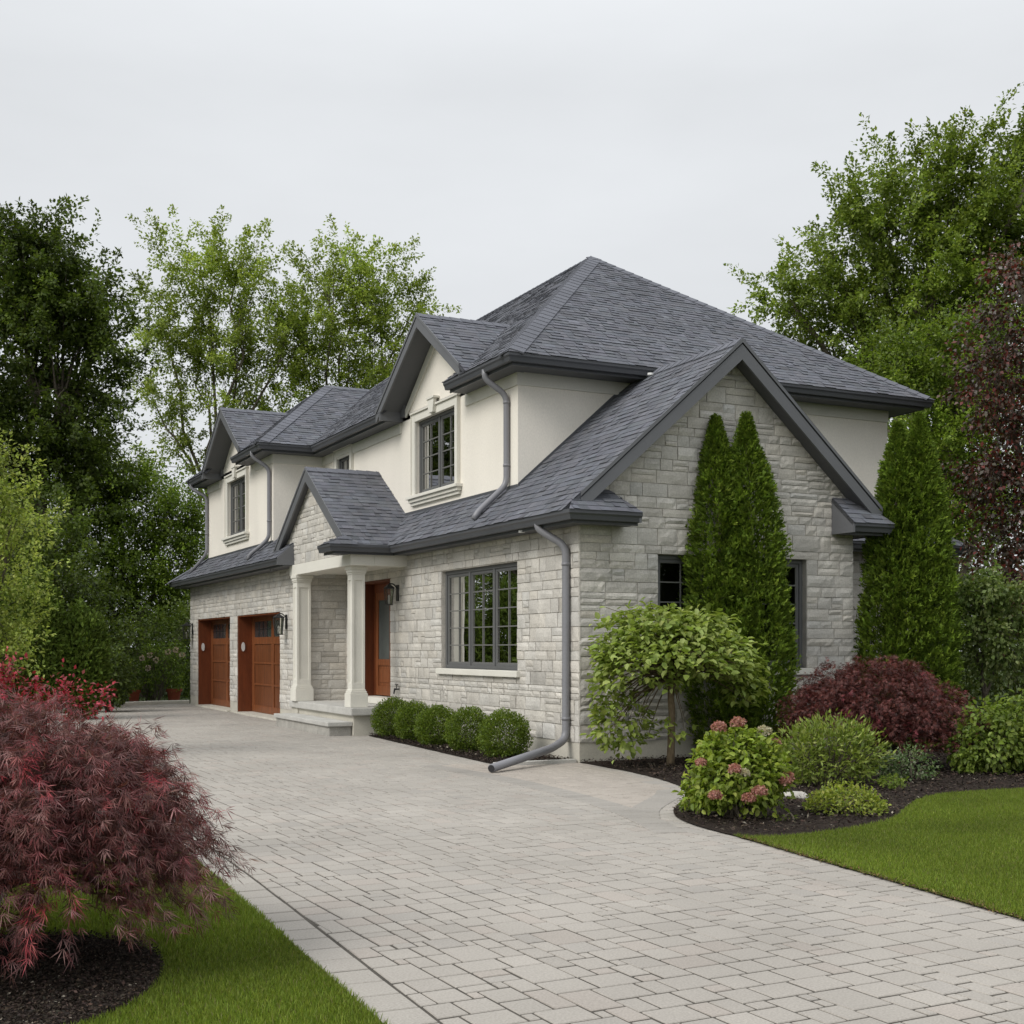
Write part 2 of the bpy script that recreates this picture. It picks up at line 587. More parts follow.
left_edge = [(-6.62, -16), (-6.39, -9.79), (-6.33, -8.48), (-6.27, -7.16), (-6.22, -5.9), (-6.12, -2), (-6.1, 4), (-6.15, 10)]
right_edge = smooth_poly([(-3.3, -16), (-2.75, -11), (-2.56, -9.56), (-2.39, -8.43), (-2.24, -7.25), (-2.11, -6.4), (-2.06, -5.74)], 1)
bed_tip = smooth_poly([(-2.06, -5.74), (-1.98, -5.35), (-1.84, -5.0), (-1.52, -4.52), (-.83, -3.78), (-.45, -3.1), (-.2, -2.2), (-.06, -1.3), (-.03, -.5), (0, -.02)], 2)
far_edge = smooth_poly([(-9.5, 13.9), (-6.5, 14.4), (-5.0, 15.3), (-3.9, 17.6), (-2.9, 19.4), (-1.9, 20.15), (-.8, 20.2)], 2)
drive = left_edge + [(-6.6, 11.5), (-9.5, 11.8)] + far_edge + [(-.8, 19.9), (-.8, 9.9), (-1.0, 9.9), (-1.0, 6.14), (-.9, 6.1)] + smooth_poly([(-.75, 6.1), (-.85, 4.6), (-.95, 3.2), (-1.05, 1.7), (-1.12, .6), (-1.12, .14)], 1) + [(0, .14), (0, -.02)] + bed_tip[::-1] + right_edge[::-1]

# pavers: packed rectangles of mixed sizes over bedding sand, a soldier course along the left edge, a grey band at the bed
rnd = random.Random(5)


def pave():
    base = MB()
    mb = MB()
    th = R(1.5)
    ca, sa = math.cos(th), math.sin(th)
    U, V = .057, .099
    gx0, gy0, nx, ny = -9.4, -16.0, 184, 383
    occ = np.zeros((nx, ny), bool)
    band_c = [(-1.95, .5), (-1.83, -.8), (-1.80, -2.0), (-1.88, -3.3), (-2.02, -4.4), (-2.22, -5.2), (-2.45, -5.9)]
    ring_c = [(-2.14, -5.0), (-1.92, -4.62), (-1.6, -4.25), (-1.0, -3.65), (-.72, -3.25)]

    def seg_dist(p, line):
        best = 9
        for i in range(len(line) - 1):
            a, b = np.array(line[i]), np.array(line[i + 1])
            t = np.clip(np.dot(np.array(p) - a, b - a) / np.dot(b - a, b - a), 0, 1)
            best = min(best, np.linalg.norm(np.array(p) - a - (b - a) * t))
        return best

    def tile(corners, colr, z=0., bev=.004, gap=.0082):
        # corners ccw in plan
        c = np.mean(corners, axis=0)
        tx, ty = rnd.uniform(-.004, .004), rnd.uniform(-.004, .004)
        dz = rnd.uniform(-.0012, .0018) + z

        def ring(inset, zz):
            o = []
            for q in corners:
                d = np.array(q) - c
                l = np.linalg.norm(d)
                p = c + d * (1 - inset * 1.35 / max(l, .05))
                o.append((p[0], p[1], zz + tx * (p[0] - c[0]) + ty * (p[1] - c[1])))
            return o
        a, b_, t = ring(gap, -.05), ring(gap, -.004 + dz), ring(gap + bev, dz)
        mb.add(a + b_ + t, [(8, 9, 10, 11)] + [(i, (i + 1) % 4, (i + 1) % 4 + 4, i + 4) for i in range(4)] + [(i + 4, (i + 1) % 4 + 4, (i + 1) % 4 + 8, i + 8) for i in range(4)], colr)

    def colr(p, kind):
        v = rnd.gauss(1, .03)
        if kind == 'grey': return (.885 * v, .885 * v, .885 * v)
        if kind == 'edge': return (.97 * v, .97 * v, .96 * v)
        if kind == 'walk': return (1.06 * v, 1.02 * v, .99 * v)
        k = rnd.random()
        if k < .12: return (1.015 * v, .985 * v, .97 * v)
        if k < .20: return (.96 * v, .96 * v, .96 * v)
        return (v, v * .995, v * .985)

    le = [(p[0] + .11, p[1]) for p in left_edge]
    le_x, le_y = [p[0] for p in le], [p[1] for p in le]
    walk = band_c[:6] + ring_c + [(-.3, -2), (0, -.02), (-1.1, .14), (-1.1, .5)]
    for j in range(ny):
        for i in range(nx):
            if occ[i, j]: continue
            k = rnd.random()
            w, h = (3, 2) if k < .42 else (4, 2) if k < .68 else (2, 2) if k < .80 else (3, 1) if k < .88 else (2, 1) if k < .92 else (4, 3)
            while w > 1 and (i + w > nx or occ[i:i + w, j].any()): w -= 1
            if j + h > ny: h = 1
            if w == 1 and h > 1 and i + 1 < nx: h = 1
            occ[i:i + w, j:j + h] = True
            x, y = gx0 + i * U, gy0 + j * V
            cs = [(x, y), (x + w * U, y), (x + w * U, y + h * V), (x, y + h * V)]
            cs = [(-4 + (a + 4) * ca - b * sa, (a + 4) * sa + b * ca) for a, b in cs]
            c = np.mean(cs, axis=0)
            if c[1] < -14 or not (inside(c, drive) or any(inside(q, drive) for q in cs)): continue
            if c[1] < 10:
                cs = [(max(a, float(np.interp(b, le_y, le_x)) + .120), b) for a, b in cs]
                if min(cs[1][0] - cs[0][0], cs[2][0] - cs[3][0]) < .012: continue
                c = np.mean(cs, axis=0)
            if -6.5 < c[1] < .6 and c[0] > -2.8 and seg_dist(c, band_c) < .03: continue
            kd = 'walk' if (c[0] > -2.2 and -5 < c[1] < .6 and inside(c, walk)) else 'm'
            tile(cs, colr(c, kd))

    def course(line, width, step, kind, z=0.006):
        line = smooth_poly(line, 2)
        L = [0.]
        for i in range(len(line) - 1): L.append(L[-1] + math.dist(line[i], line[i + 1]))
        def pt(s):
            for i in range(len(line) - 1):
                if s <= L[i + 1] or i == len(line) - 2:
                    t = (s - L[i]) / (L[i + 1] - L[i])
                    a, b = np.array(line[i]), np.array(line[i + 1])
                    d = (b - a) / np.linalg.norm(b - a)
                    return a + (b - a) * t, np.array([d[1], -d[0]])
        s = 0.
        while s < L[-1] - step * .5:
            e = min(s + step * rnd.uniform(.97, 1.03), L[-1])
            (p, n), (q, m) = pt(s), pt(e)
            cs = [p - n * width / 2, p + n * width / 2, q + m * width / 2, q - m * width / 2]
            if (cs[1][0] - cs[0][0]) * (cs[2][1] - cs[1][1]) - (cs[1][1] - cs[0][1]) * (cs[2][0] - cs[1][0]) < 0: cs = cs[::-1]
            tile(cs, colr(p, kind), z)
            s = e
    course(le, .23, .235, 'edge', 0.0)
    course(band_c, .30, .18, 'grey')
    course(ring_c, .30, .16, 'grey')
    o = mb.build('driveway', M['paver'])
    o['kind'] = 'structure'
    s = poly_sheet('bedding_sand', drive, -.0045, M['sand'])


pave()

# kerb along the far end of the driveway
kb = MB()
kb.sweep([(p[0], p[1], 0) for p in far_edge[::-1]], [(0, -.05), (.16, -.05), (.16, .10), (.02, .10), (0, .08)])
o = kb.build('kerb', M['concrete']); o['kind'] = 'structure'
# stone edging strip that closes the shrub bed beside the corner
kb = MB()
kb.bbox((-1.2, .02, -.03), (-.03, .13, .045), .008)
tag(kb.build('bed_edging', M['step']), 'narrow pale stone edging strip on the paving beside the house corner', 'edging')

# beds and lawns
lawn_bed = smooth_poly([(-2.10, -6.25), (-2.05, -6.45), (-1.68, -6.5), (-.95, -6.38), (-.3, -6.12), (.15, -5.75), (.6, -5.38), (1.05, -5.05), (1.6, -4.82), (2.5, -4.86), (4, -5.1), (9, -5.2), (14, -4)], 2)
bed_poly = bed_tip + [(0, .05), (4.58, .05), (4.58, 2.5), (14, 2.5), (14, -4)] + lawn_bed[::-1]
poly_sheet('planting_bed', bed_poly, .012, M['soil'])
shrub_bed = [(-.02, .14), (-1.12, .14)] + smooth_poly([(-1.12, .14), (-1.12, .6), (-1.05, 1.7), (-.95, 3.2), (-.85, 4.6), (-.75, 6.1)], 1) + [(-.02, 6.1)]
poly_sheet('foundation_bed', shrub_bed, .012, M['soil'])
right_lawn = [p for p in right_edge if p[1] < -6.3] + lawn_bed + [(30, 5), (60, -16), (-3.3, -16)]
poly_sheet('lawn', right_lawn, .012, M['turf'])
tc_ = np.array([-7.92, -8.45])
ring_m = [(tc_[0] + .93 * math.cos(a) * (1 + .04 * math.sin(3 * a)), tc_[1] + 1.0 * math.sin(a)) for a in np.linspace(0, 2 * math.pi, 40, endpoint=False)]
left_lawn = left_edge + [(-6.6, 11.5), (-9.5, 11.8), (-40, 12), (-40, -16)]
poly_sheet('side_lawn', left_lawn, .012, M['turf'])
poly_sheet('tree_ring', ring_m, .018, M['soil'])


def mulch(name, poly, n, seed, xr, yr, z=.02, big=.05):
    rng = np.random.default_rng(seed)
    X = rng.uniform(*xr, n); Y = rng.uniform(*yr, n)
    k = inside_np(X, Y, poly)
    X, Y = X[k], Y[k]
    n = len(X)
    P = np.stack([X, Y, z + rng.uniform(0, .035, n)], 1)
    D = rng.normal(size=(n, 3)) * np.array([1, 1, .35])
    Nn = rng.normal(size=(n, 3)) * .5 + np.array([0, 0, 1])
    C = pick_cols(rng, n, [(.05, .038, .03), (.035, .026, .02), (.022, .017, .014), (.07, .05, .038), (.03, .024, .02)], .35)
    pale = rng.random(n) < .012
    C[pale] = (.28, .25, .2)
    L = rng.uniform(.2, 1, n) * big
    me = leaf_mesh(name, P, D, Nn, L, L * rng.uniform(.25, .6, n), C, 'rhomb', .1)
    o = link(name, me, M['chip'])
    o['kind'] = 'stuff'
    tag(o, None, None)
    return o


tag(mulch('mulch', bed_poly, 60000, 1, (-2.2, 8), (-6.4, 1.0)), 'dark brown bark mulch over the curved bed along the gable wall', 'mulch')
tag(mulch('mulch', shrub_bed, 14000, 2, (-1.2, 0), (.1, 6.2)), 'dark bark mulch under the clipped balls below the front window', 'mulch')
tag(mulch('mulch', ring_m, 90000, 3, (-9, -6.9), (-9.6, -7.3), .02, .024), 'black bark mulch ring under the weeping red maple', 'mulch')


def grass(name, poly, xr, yr, dens, seed, holes=(), hmin=.018, hmax=.042, w=.0036):
    rng = np.random.default_rng(seed)
    n = int((xr[1] - xr[0]) * (yr[1] - yr[0]) * dens)
    X = rng.uniform(*xr, n); Y = rng.uniform(*yr, n)
    k = inside_np(X, Y, poly)
    for h in holes: k &= ~inside_np(X, Y, h)
    X, Y = X[k], Y[k]
    n = len(X)
    P = np.stack([X, Y, np.full(n, .008)], 1)
    D = rng.normal(size=(n, 3)) * np.array([.38, .38, 0]) + np.array([0, 0, 1])
    Nn = rng.normal(size=(n, 3)) * np.array([1, 1, .1])
    patch = np.array([noise.noise(Vector((x * 1.1, y * 1.1, seed))) for x, y in zip(X, Y)])
    C = pick_cols(rng, n, [(.165, .222, .028), (.138, .19, .024), (.21, .262, .046), (.11, .158, .019)], .25) * (1 + .38 * patch)[:, None]
    dry = rng.random(n) < .035
    C[dry] = C[dry] * 0 + (.22, .2, .09)
    L = rng.uniform(hmin, hmax, n) * (1 + .3 * patch)
    me = leaf_mesh(name, P, D, Nn, L, w * rng.uniform(.7, 1.3, n), C, 'blade')
    o = link(name, me, M['blade'])
    o['kind'] = 'stuff'
    return o


rg_ = np.random.default_rng(17)
n_ = 2600
ty = rg_.uniform(-12, -6.4, n_)
tx = np.interp(ty, [p[1] for p in right_edge], [p[0] for p in right_edge]) + np.abs(rg_.normal(size=n_)) * .045 - .012
me_ = leaf_mesh('soil_litter', np.stack([tx, ty, .012 + rg_.uniform(0, .012, n_)], 1), rg_.normal(size=(n_, 3)) * np.array([1, 1, .3]), rg_.normal(size=(n_, 3)) * .4 + np.array([0, 0, 1]),
                rg_.uniform(.008, .03, n_), rg_.uniform(.004, .012, n_), pick_cols(rg_, n_, [(.11, .06, .035), (.07, .045, .03), (.16, .09, .05), (.2, .17, .07)], .3), 'rhomb', .1)
o = link('soil_litter', me_, M['chip'])
tag(o, 'brown crumbs of soil and dry clippings along the right lawn edge', 'litter', kind='stuff')
tag(grass('grass', right_lawn, (-3.2, 5.5), (-12.2, -4.4), 11000, 11), 'mown green grass on the lawn right of the driveway', 'grass')
tag(grass('grass', left_lawn, (-9.2, -6.1), (-11.5, -3.5), 19000, 12, (ring_m,)), 'mown green grass beside the mulch ring of the weeping red maple', 'grass')
tag(grass('grass', left_lawn, (-10, -6.0), (-3.5, 6), 1500, 13), 'mown green grass along the driveway beyond the weeping red maple', 'grass')

# ================================================================== THE HOUSE
house = empty('house', (3.9, 10, 0), 'pale stone and cream stucco house with dark grey shingled gable and hip roofs', 'house')
GREY = (1, 1, 1)


class Frame:
    """A wall plane: s along the wall, z up, d outwards."""

    def __init__(s, O, U, N):
        s.O, s.U, s.N = np.array(O, float), np.array(U, float), np.array(N, float)

    def p(s, a, z, d=0.0):
        return tuple(s.O + s.U * a + s.N * d + np.array([0, 0, z]))

    def box(s, mb, s0, s1, z0, z1, d0, d1, col=(1, 1, 1)):
        mb.box(s.p(s0, z0, d0), s.p(s1, z1, d1), col)

    def bbox(s, mb, s0, s1, z0, z1, d0, d1, bev, col=(1, 1, 1)):
        mb.bbox(s.p(s0, z0, d0), s.p(s1, z1, d1), bev, col)


def panel(mb, F, s0, s1, z0, z1, holes=(), d=0.0, reveal=0.0):
    ss = sorted({s0, s1} | {min(max(q, s0), s1) for h in holes for q in h[:2]})
    zs = sorted({z0, z1} | {min(max(q, z0), z1) for h in holes for q in h[2:4]})
    for i in range(len(ss) - 1):
        for j in range(len(zs) - 1):
            cs, cz = (ss[i] + ss[i + 1]) / 2, (zs[j] + zs[j + 1]) / 2
            if any(h[0] < cs < h[1] and h[2] < cz < h[3] for h in holes): continue
            mb.add([F.p(ss[i], zs[j], d), F.p(ss[i + 1], zs[j], d), F.p(ss[i + 1], zs[j + 1], d), F.p(ss[i], zs[j + 1], d)], [(0, 1, 2, 3)])
    if reveal:
        for h in holes:
            a, b, c, e = h[:4]
            for q in (((a, c), (a, e)), ((b, c), (b, e)), ((a, e), (b, e)), ((a, c), (b, c))):
                (p1, p2) = q
                mb.add([F.p(*p1, d), F.p(*p2, d), F.p(*p2, d - reveal), F.p(*p1, d - reveal)], [(0, 1, 2, 3)])


def stone_wall(F, s0, s1, z0, z1, holes=(), seed=1, top=None, tone=1.0, rugged=.35):
    """Random ashlar: rock-faced blocks of mixed sizes laid over a mortar backing, cut along the roof lines where there is a gable."""
    rg = random.Random(seed)
    mb = MB()
    bps = sorted({z0, z1} | {h[2] for h in holes if z0 < h[2] < z1} | {h[3] for h in holes if z0 < h[3] < z1})
    courses = []
    for a, b in zip(bps[:-1], bps[1:]):
        hs = []
        while sum(hs) < b - a: hs.append(rg.choice([.10, .14, .18, .22]) if rugged < .7 else rg.choice([.12, .16, .19, .19, .24]))
        k = (b - a) / sum(hs)
        if len(hs) > 1 and k < .8:
            hs.pop(); k = (b - a) / sum(hs)
        z = a
        for h in hs:
            courses.append((z, z + h * k)); z += h * k

    def block(a, b, c, e):
        w, h = b - a, e - c
        if w < .03 or h < .03: return
        g = .0045
        a += g; b -= g; c += g; e -= g
        w, h = b - a, e - c
        nx, nz = max(2, int(w / .055)), max(2, int(h / .05))
        rough = rg.choice([.4, .8, 1.2, 1.6]) * rugged
        d0 = rg.uniform(.012, .022)
        off = rg.uniform(0, 100)
        v = rg.gauss(1, .06) * tone
        wm = rg.gauss(0, .008)
        if rg.random() < .08: v *= .88
        colr = (v * (1 + wm), v, v * (1 - wm * 1.5))
        V, Fc = [], []
        for j in range(nz + 1):
            for i in range(nx + 1):
                s_ = a + w * i / nx
                z_ = c + h * j / nz
                ed = min(i, nx - i, j, nz - j)
                n_ = noise.noise(Vector((s_ * 9 + off, z_ * 14, off))) * .011 * rough + noise.noise(Vector((s_ * 28 + off, z_ * 34, off))) * .006 * rough
                d = d0 + n_ + (.007 * rough if ed > 0 else -.004)
                if ed == 0:
                    s_ += noise.noise(Vector((s_ * 20, z_ * 20, off))) * .004
                    z_ += noise.noise(Vector((s_ * 20, z_ * 20, off + 9))) * .005
                V.append(F.p(s_, z_, max(d, .004)))
        for j in range(nz):
            for i in range(nx):
                q = j * (nx + 1) + i
                Fc.append((q, q + 1, q + nx + 2, q + nx + 1))
        rim = [i for i in range(nx + 1)] + [(j + 1) * (nx + 1) - 1 for j in range(1, nz + 1)] + [nz * (nx + 1) + i for i in range(nx - 1, -1, -1)] + [j * (nx + 1) for j in range(nz - 1, 0, -1)]
        n0 = len(V)
        for r_ in rim:
            p = np.array(V[r_]) - F.N * (np.dot(np.array(V[r_]) - F.O, F.N) + .004)
            V.append(tuple(p))
        m = len(rim)
        for i in range(m):
            Fc.append((rim[i], rim[(i + 1) % m], n0 + (i + 1) % m, n0 + i))
        mb.add(V, Fc, colr)

    for (c, e) in courses:
        iv = [(s0, s1)]
        for h in holes:
            if h[2] < (c + e) / 2 < h[3]:
                iv = [q for (a, b) in iv for q in ((a, min(b, h[0])), (max(a, h[1]), b)) if q[1] - q[0] > .02]
        for (a, b) in iv:
            s = a
            while s < b - .01:
                w = rg.choice([.14, .19, .24, .3, .36, .46] if rugged < .7 else [.2, .26, .32, .4, .5])
                if b - s - w < .14: w = b - s
                if w > .75: w /= 2
                if e - c > .15 and rg.random() < .36:
                    f = rg.uniform(.4, .6)
                    block(s, s + w, c, c + (e - c) * f); block(s, s + w, c + (e - c) * f, e)
                elif w > .3 and rg.random() < .12:
                    f = rg.uniform(.35, .65)
                    block(s, s + w * f, c, e); block(s + w * f, s + w, c, e)
                else:
                    block(s, s + w, c, e)
                s += w
    bk = MB()
    panel(bk, F, s0, s1, z0, z1, holes, 0.0, .14)

    def finish(b, name, mat, parent):
        me = b.mesh(name)
        bm = bmesh.new(); bm.from_mesh(me)
        if top:
            for (co, no) in top:
                bmesh.ops.bisect_plane(bm, geom=bm.verts[:] + bm.edges[:] + bm.faces[:], plane_co=co, plane_no=no, clear_outer=True)
        bmesh.ops.recalc_face_normals(bm, faces=bm.faces[:])
        bm.to_mesh(me); bm.free()
        return link(name, me, mat, parent)
    w = finish(mb, 'stone_wall', M['stone'], house)
    finish(bk, 'mortar', M['mortar'], w)
    return w


Zg, Zu, Hs, Hu = 3.27, 5.78, 3.15, 5.64
SLP = .8826
GX = 2.38           # ridge of the big stone gable
GZ = 5.75
W_FRONT = (1.82, 4.61, 1.18, 2.76)
W_GABLE = (1.21, 3.74, 1.22, 2.78)
D_ENTRY = (6.96, 8.41, .48, 2.77)
D_G1 = (15.41, 18.9, 0.0, 2.26)
D_G2 = (11.15, 14.72, 0.0, 2.26)
W_UP = (4.68, 6.47, 4.21, 5.54)
W_SMALL = (10.0, 10.86, 4.45, 5.50)
W_WING = (14.06, 15.81, 4.15, 5.48)
F_front = Frame((0, 0, 0), (0, 1, 0), (-1, 0, 0))
F_gar = Frame((-.85, 0, 0), (0, 1, 0), (-1, 0, 0))
F_gab = Frame((0, 0, 0), (1, 0, 0), (0, -1, 0))
F_up = Frame((.3, 0, 0), (0, 1, 0), (-1, 0, 0))
F_wing = Frame((-.8, 0, 0), (0, 1, 0), (-1, 0, 0))
F_side = Frame((0, 2.42, 0), (1, 0, 0), (0, -1, 0))

stone_wall(F_front, -.02, 9.42, .26, Hs, [W_FRONT, D_ENTRY], 3)
stone_wall(F_gar, 9.42, 19.8, .26, Hs, [D_G1, D_G2], 4)


def roofline(px, pz, slope, drop, axis):
    """A cutting plane under a roof slope that rises along +axis (or falls, with a negative slope)."""
    v = Vector((-slope, 0, 1)) if axis == 'x' else Vector((0, -slope, 1))
    c = Vector((px, 0, pz - drop)) if axis == 'x' else Vector((0, px, pz - drop))
    return (c, v.normalized())


stone_wall(F_gab, -.018, 4.6, .26, 5.75, [W_GABLE], 5,
           [roofline(-.43, Zg, SLP, .13, 'x'), roofline(GX, GZ, -SLP, .13, 'x')], rugged=.8)
stone_wall(Frame((0, 9.42, 0), (1, 0, 0), (0, -1, 0)), -.83, 0, .40, Hs, (), 6)
stone_wall(Frame((4.6, 0, 0), (0, 1, 0), (1, 0, 0)), 0, 2.42, .26, Hs, (), 7)
stone_wall(Frame((0, 2.42, 0), (1, 0, 0), (0, -1, 0)), 4.6, 8.45, .26, Hs, (), 8)
PY, PZ, PS, PE = 8.4, 4.87, .661, 5.98     # porch gable: ridge place, height, pitch, eave place
F_por = Frame((-1.0, 0, 0), (0, 1, 0), (-1, 0, 0))
stone_wall(F_por, 6.16, 10.2, 3.14, 4.9, (), 9, [roofline(PE, Zg, PS, .13, 'y'), roofline(PY, PZ, -PS, .13, 'y')])

# foundation strip
for a, b in (((-.004, -.004, -.2), (.3, 6.2, .26)), ((.3, -.004, -.2), (4.604, .3, .26)), ((4.2, .3, -.2), (4.604, 2.3, .26)), ((4.604, 2.416, -.2), (8.45, 2.6, .26)),
             ((-.856, 9.9, -.2), (-.5, 11.15, .26)), ((-.856, 14.72, -.2), (-.5, 15.41, .26)), ((-.856, 18.9, -.2), (-.5, 19.804, .26)), ((-.5, 19.4, -.2), (6, 19.804, .26))):
    fb = MB()
    fb.box(a, b)
    fb.build('foundation', M['concrete'], house)
for d in (D_G1, D_G2):
    th = MB()
    th.bbox((-.93, d[0] + .002, -.04), (-.3, d[1] - .002, .035), .01)
    th.build('threshold', M['concrete'], house)

# stucco
st = MB()
panel(st, F_up, 2.42, 11.86, 3.3, Hu + .1, [W_UP, W_SMALL], 0, .12)
st.add([F_up.p(5.36 - 1.95, Hu, .0), F_up.p(5.36 + 1.95, Hu, .0), F_up.p(5.36, 7.05, .0)], [(0, 1, 2)])
panel(st, F_side, .3, 7.5, 2.9, Hu + .1)
st.build('stucco_wall', M['stucco'], house)
st = MB()
panel(st, F_wing, 11.86, 17.96, 3.5, Hu + .1, [W_WING], 0, .12)
st.add([F_wing.p(14.72 - 1.9, Hu, .0), F_wing.p(14.72 + 1.9, Hu, .0), F_wing.p(14.72, 6.96, .0)], [(0, 1, 2)])
st.add([(-.8, 11.86, 3.3), (.3, 11.86, 3.3), (.3, 11.86, Hu + .1), (-.8, 11.86, Hu + .1)], [(0, 1, 2, 3)])
st.add([(-.8, 17.96, 3.3), (7.5, 17.96, 3.3), (7.5, 17.96, Hu + .1), (-.8, 17.96, Hu + .1)], [(0, 1, 2, 3)])
st.build('stucco_wall', M['stucco'], house)
st = MB()
st.add([(7.5, 2.42, 0), (7.5, 19.8, 0), (7.5, 19.8, Hu + .1), (7.5, 2.42, Hu + .1)], [(0, 1, 2, 3)])
st.add([(-.85, 19.8, 0), (7.5, 19.8, 0), (7.5, 19.8, Hs), (-.85, 19.8, Hs)], [(0, 1, 2, 3)])
st.build('stucco_wall', M['stucco'], house)
# frieze bands under the upper soffits, corner boards of the stucco
def frieze(fn):
    fr = MB(); fn(fr); fr.build('frieze', M['trim'], house)


for F, a, b in ((F_up, 2.42, 4.3), (F_up, 7.2, 11.86), (F_wing, 11.86, 13.3), (F_wing, 16.6, 17.96)):
    frieze(lambda m: F.box(m, a, b, Hu - .2, Hu + .01, 0.002, .025))
frieze(lambda m: F_side.box(m, .275, 7.5, Hu - .2, Hu + .01, .002, .025))
frieze(lambda m: m.box((-.82, 11.835, Hu - .2), (.3, 11.858, Hu + .01)))
for sg in (-1, 1):
    a, t = (5.36 + sg * 1.97 * .86, Hu + .12), (5.36, 7.04)
    frieze(lambda m: m.prism([F_up.p(a[0], a[1], .003), F_up.p(t[0], t[1], .003), F_up.p(t[0], t[1] - .2, .003), F_up.p(a[0] - sg * .13, a[1] - .08, .003)], tuple(F_up.N * .025)))


# ------------------------------------------------------------------ roofs
def shingles(name, poly, parent, seed=1, expo=.128, edge=None, flat=False):
    rg = random.Random(seed)
    P = [Vector(p) for p in poly]
    n = (P[1] - P[0]).cross(P[2] - P[0])
    for i in range(len(P) - 2):
        n = (P[i + 1] - P[0]).cross(P[i + 2] - P[0])
        if n.length > 1e-4: break
    n.normalize()
    if n.z < 0: n = -n
    s = Vector((0, 0, 1)) - n * n.z
    s.normalize()
    e = s.cross(n)
    O = min(P, key=lambda p: p.z)
    loc = [((p - O).dot(e), (p - O).dot(s)) for p in P]
    a0, a1 = min(l[0] for l in loc) - .3, max(l[0] for l in loc) + .3
    b1 = max(l[1] for l in loc)
    W = lambda a, b, h: O + e * a + s * b + n * h
    mb = MB()
    r = 0
    b = -.02
    while b < b1:
        a = a0 + rg.uniform(-.3, 0)
        row = rg.gauss(1, .03)
        while a < a1:
            w = rg.choice([.08, .10, .13, .16, .2])
            h = rg.choice([.009, .009, .014, .019])
            v = rg.gauss(1, .065) * row
            if rg.random() < .12: v *= 1.15
            if rg.random() < .14: v *= .82
            colr = (v * rg.uniform(.97, 1.03), v, v * rg.uniform(.97, 1.03))
            j0 = rg.uniform(-.006, .006)
            mb.add([W(a, b + j0, h), W(a + w, b + j0, h), W(a + w, b + expo + .03, .002), W(a, b + expo + .03, .002), W(a, b + j0, -.004), W(a + w, b + j0, -.004)],
                   [(0, 1, 2, 3), (4, 5, 1, 0)], colr)
            a += w
        b += expo
        r += 1
    me = mb.mesh(name)
    bm = bmesh.new(); bm.from_mesh(me)
    cen = sum(P, Vector()) / len(P)
    m = len(P)
    for i in range(m):
        d = (P[(i + 1) % m] - P[i])
        if d.length < 1e-4: continue
        no = d.cross(n).normalized()
        if no.dot(cen - P[i]) > 0: no = -no
        ex = .015 if abs(d.normalized().z) < .01 and P[i].z < O.z + .01 else 0
        bmesh.ops.bisect_plane(bm, geom=bm.verts[:] + bm.edges[:] + bm.faces[:], plane_co=P[i] + no * ex, plane_no=no, clear_outer=True)
    # deck under the shingles
    vs = [bm.verts.new(p - n * .006) for p in P] + [bm.verts.new(p - n * .05) for p in P]
    lay = bm.verts.layers.float_color.get('col')
    for v in vs: v[lay] = (.6, .6, .6, 1)
    bm.faces.new(vs[:m]); bm.faces.new(vs[m:][::-1])
    for i in range(m): bm.faces.new((vs[i], vs[(i + 1) % m], vs[(i + 1) % m + m], vs[i + m]))
    bm.to_mesh(me); bm.free()
    return link(name, me, M['shingle'], parent)


def caps(mb, p0, p1, n1, n2, seed=1, w=.19, step=.2):
    rg = random.Random(seed)
    p0, p1 = Vector(p0), Vector(p1)
    d = (p1 - p0); L = d.length; d.normalize()
    n1, n2 = Vector(n1).normalized(), Vector(n2).normalized()
    w1 = n1.cross(d).normalized(); w2 = n2.cross(d).normalized()
    if w1.z > 0 or (abs(w1.z) < 1e-3 and w1.dot(n2) < 0): w1 = -w1 if w1.z > 0 else w1
    if w1.dot(n2) < 0 and False: pass
    if w2.z > 0: w2 = -w2
    up = (n1 + n2).normalized()
    t = 0
    while t < L:
        e = min(t + step * 1.15, L)
        v = rg.gauss(1.1, .05)
        a, b = p0 + d * t, p0 + d * e
        ha, hb = .026, .016
        mb.add([a + up * ha, a + w1 * w + n1 * ha, b + w1 * w + n1 * hb, b + up * hb, a + w2 * w + n2 * ha, b + w2 * w + n2 * hb,
                a - up * .0, a + w1 * w, a + w2 * w, b + w1 * w, b + w2 * w],
               [(0, 1, 2, 3), (0, 3, 5, 4), (0, 6, 7, 1), (0, 4, 8, 6), (1, 7, 9, 2), (4, 5, 10, 8)], (v, v, v * 1.01))
        t += step


def pnorm(a, b, c):
    n = (Vector(b) - Vector(a)).cross(Vector(c) - Vector(a)).normalized()
    return n if n.z > 0 else -n


GUT = [(-.115, -.005), (-.115, -.115), (-.10, -.125), (-.035, -.125), (-.02, -.07), (0, -.045), (0, 0), (-.018, 0), (-.018, -.03), (-.10, -.03), (-.10, -.005)]


def eave(parent, path, ov=.46, col=(1, 1, 1)):
    g = MB(); g.sweep(path, GUT)
    go = g.build('gutter', M['metal'], parent)
    s = MB()
    s.sweep(path, [(-.118, -.002), (-.118, -.165), (-.14, -.165), (-.14, -.002)])
    s.build('fascia', M['metal'], parent)
    s = MB()
    s.sweep(path, [(-.142, -.138), (-.142, -.152), (-ov, -.152), (-ov, -.138)])
    s.build('soffit', M['soffit'], parent)
    return go


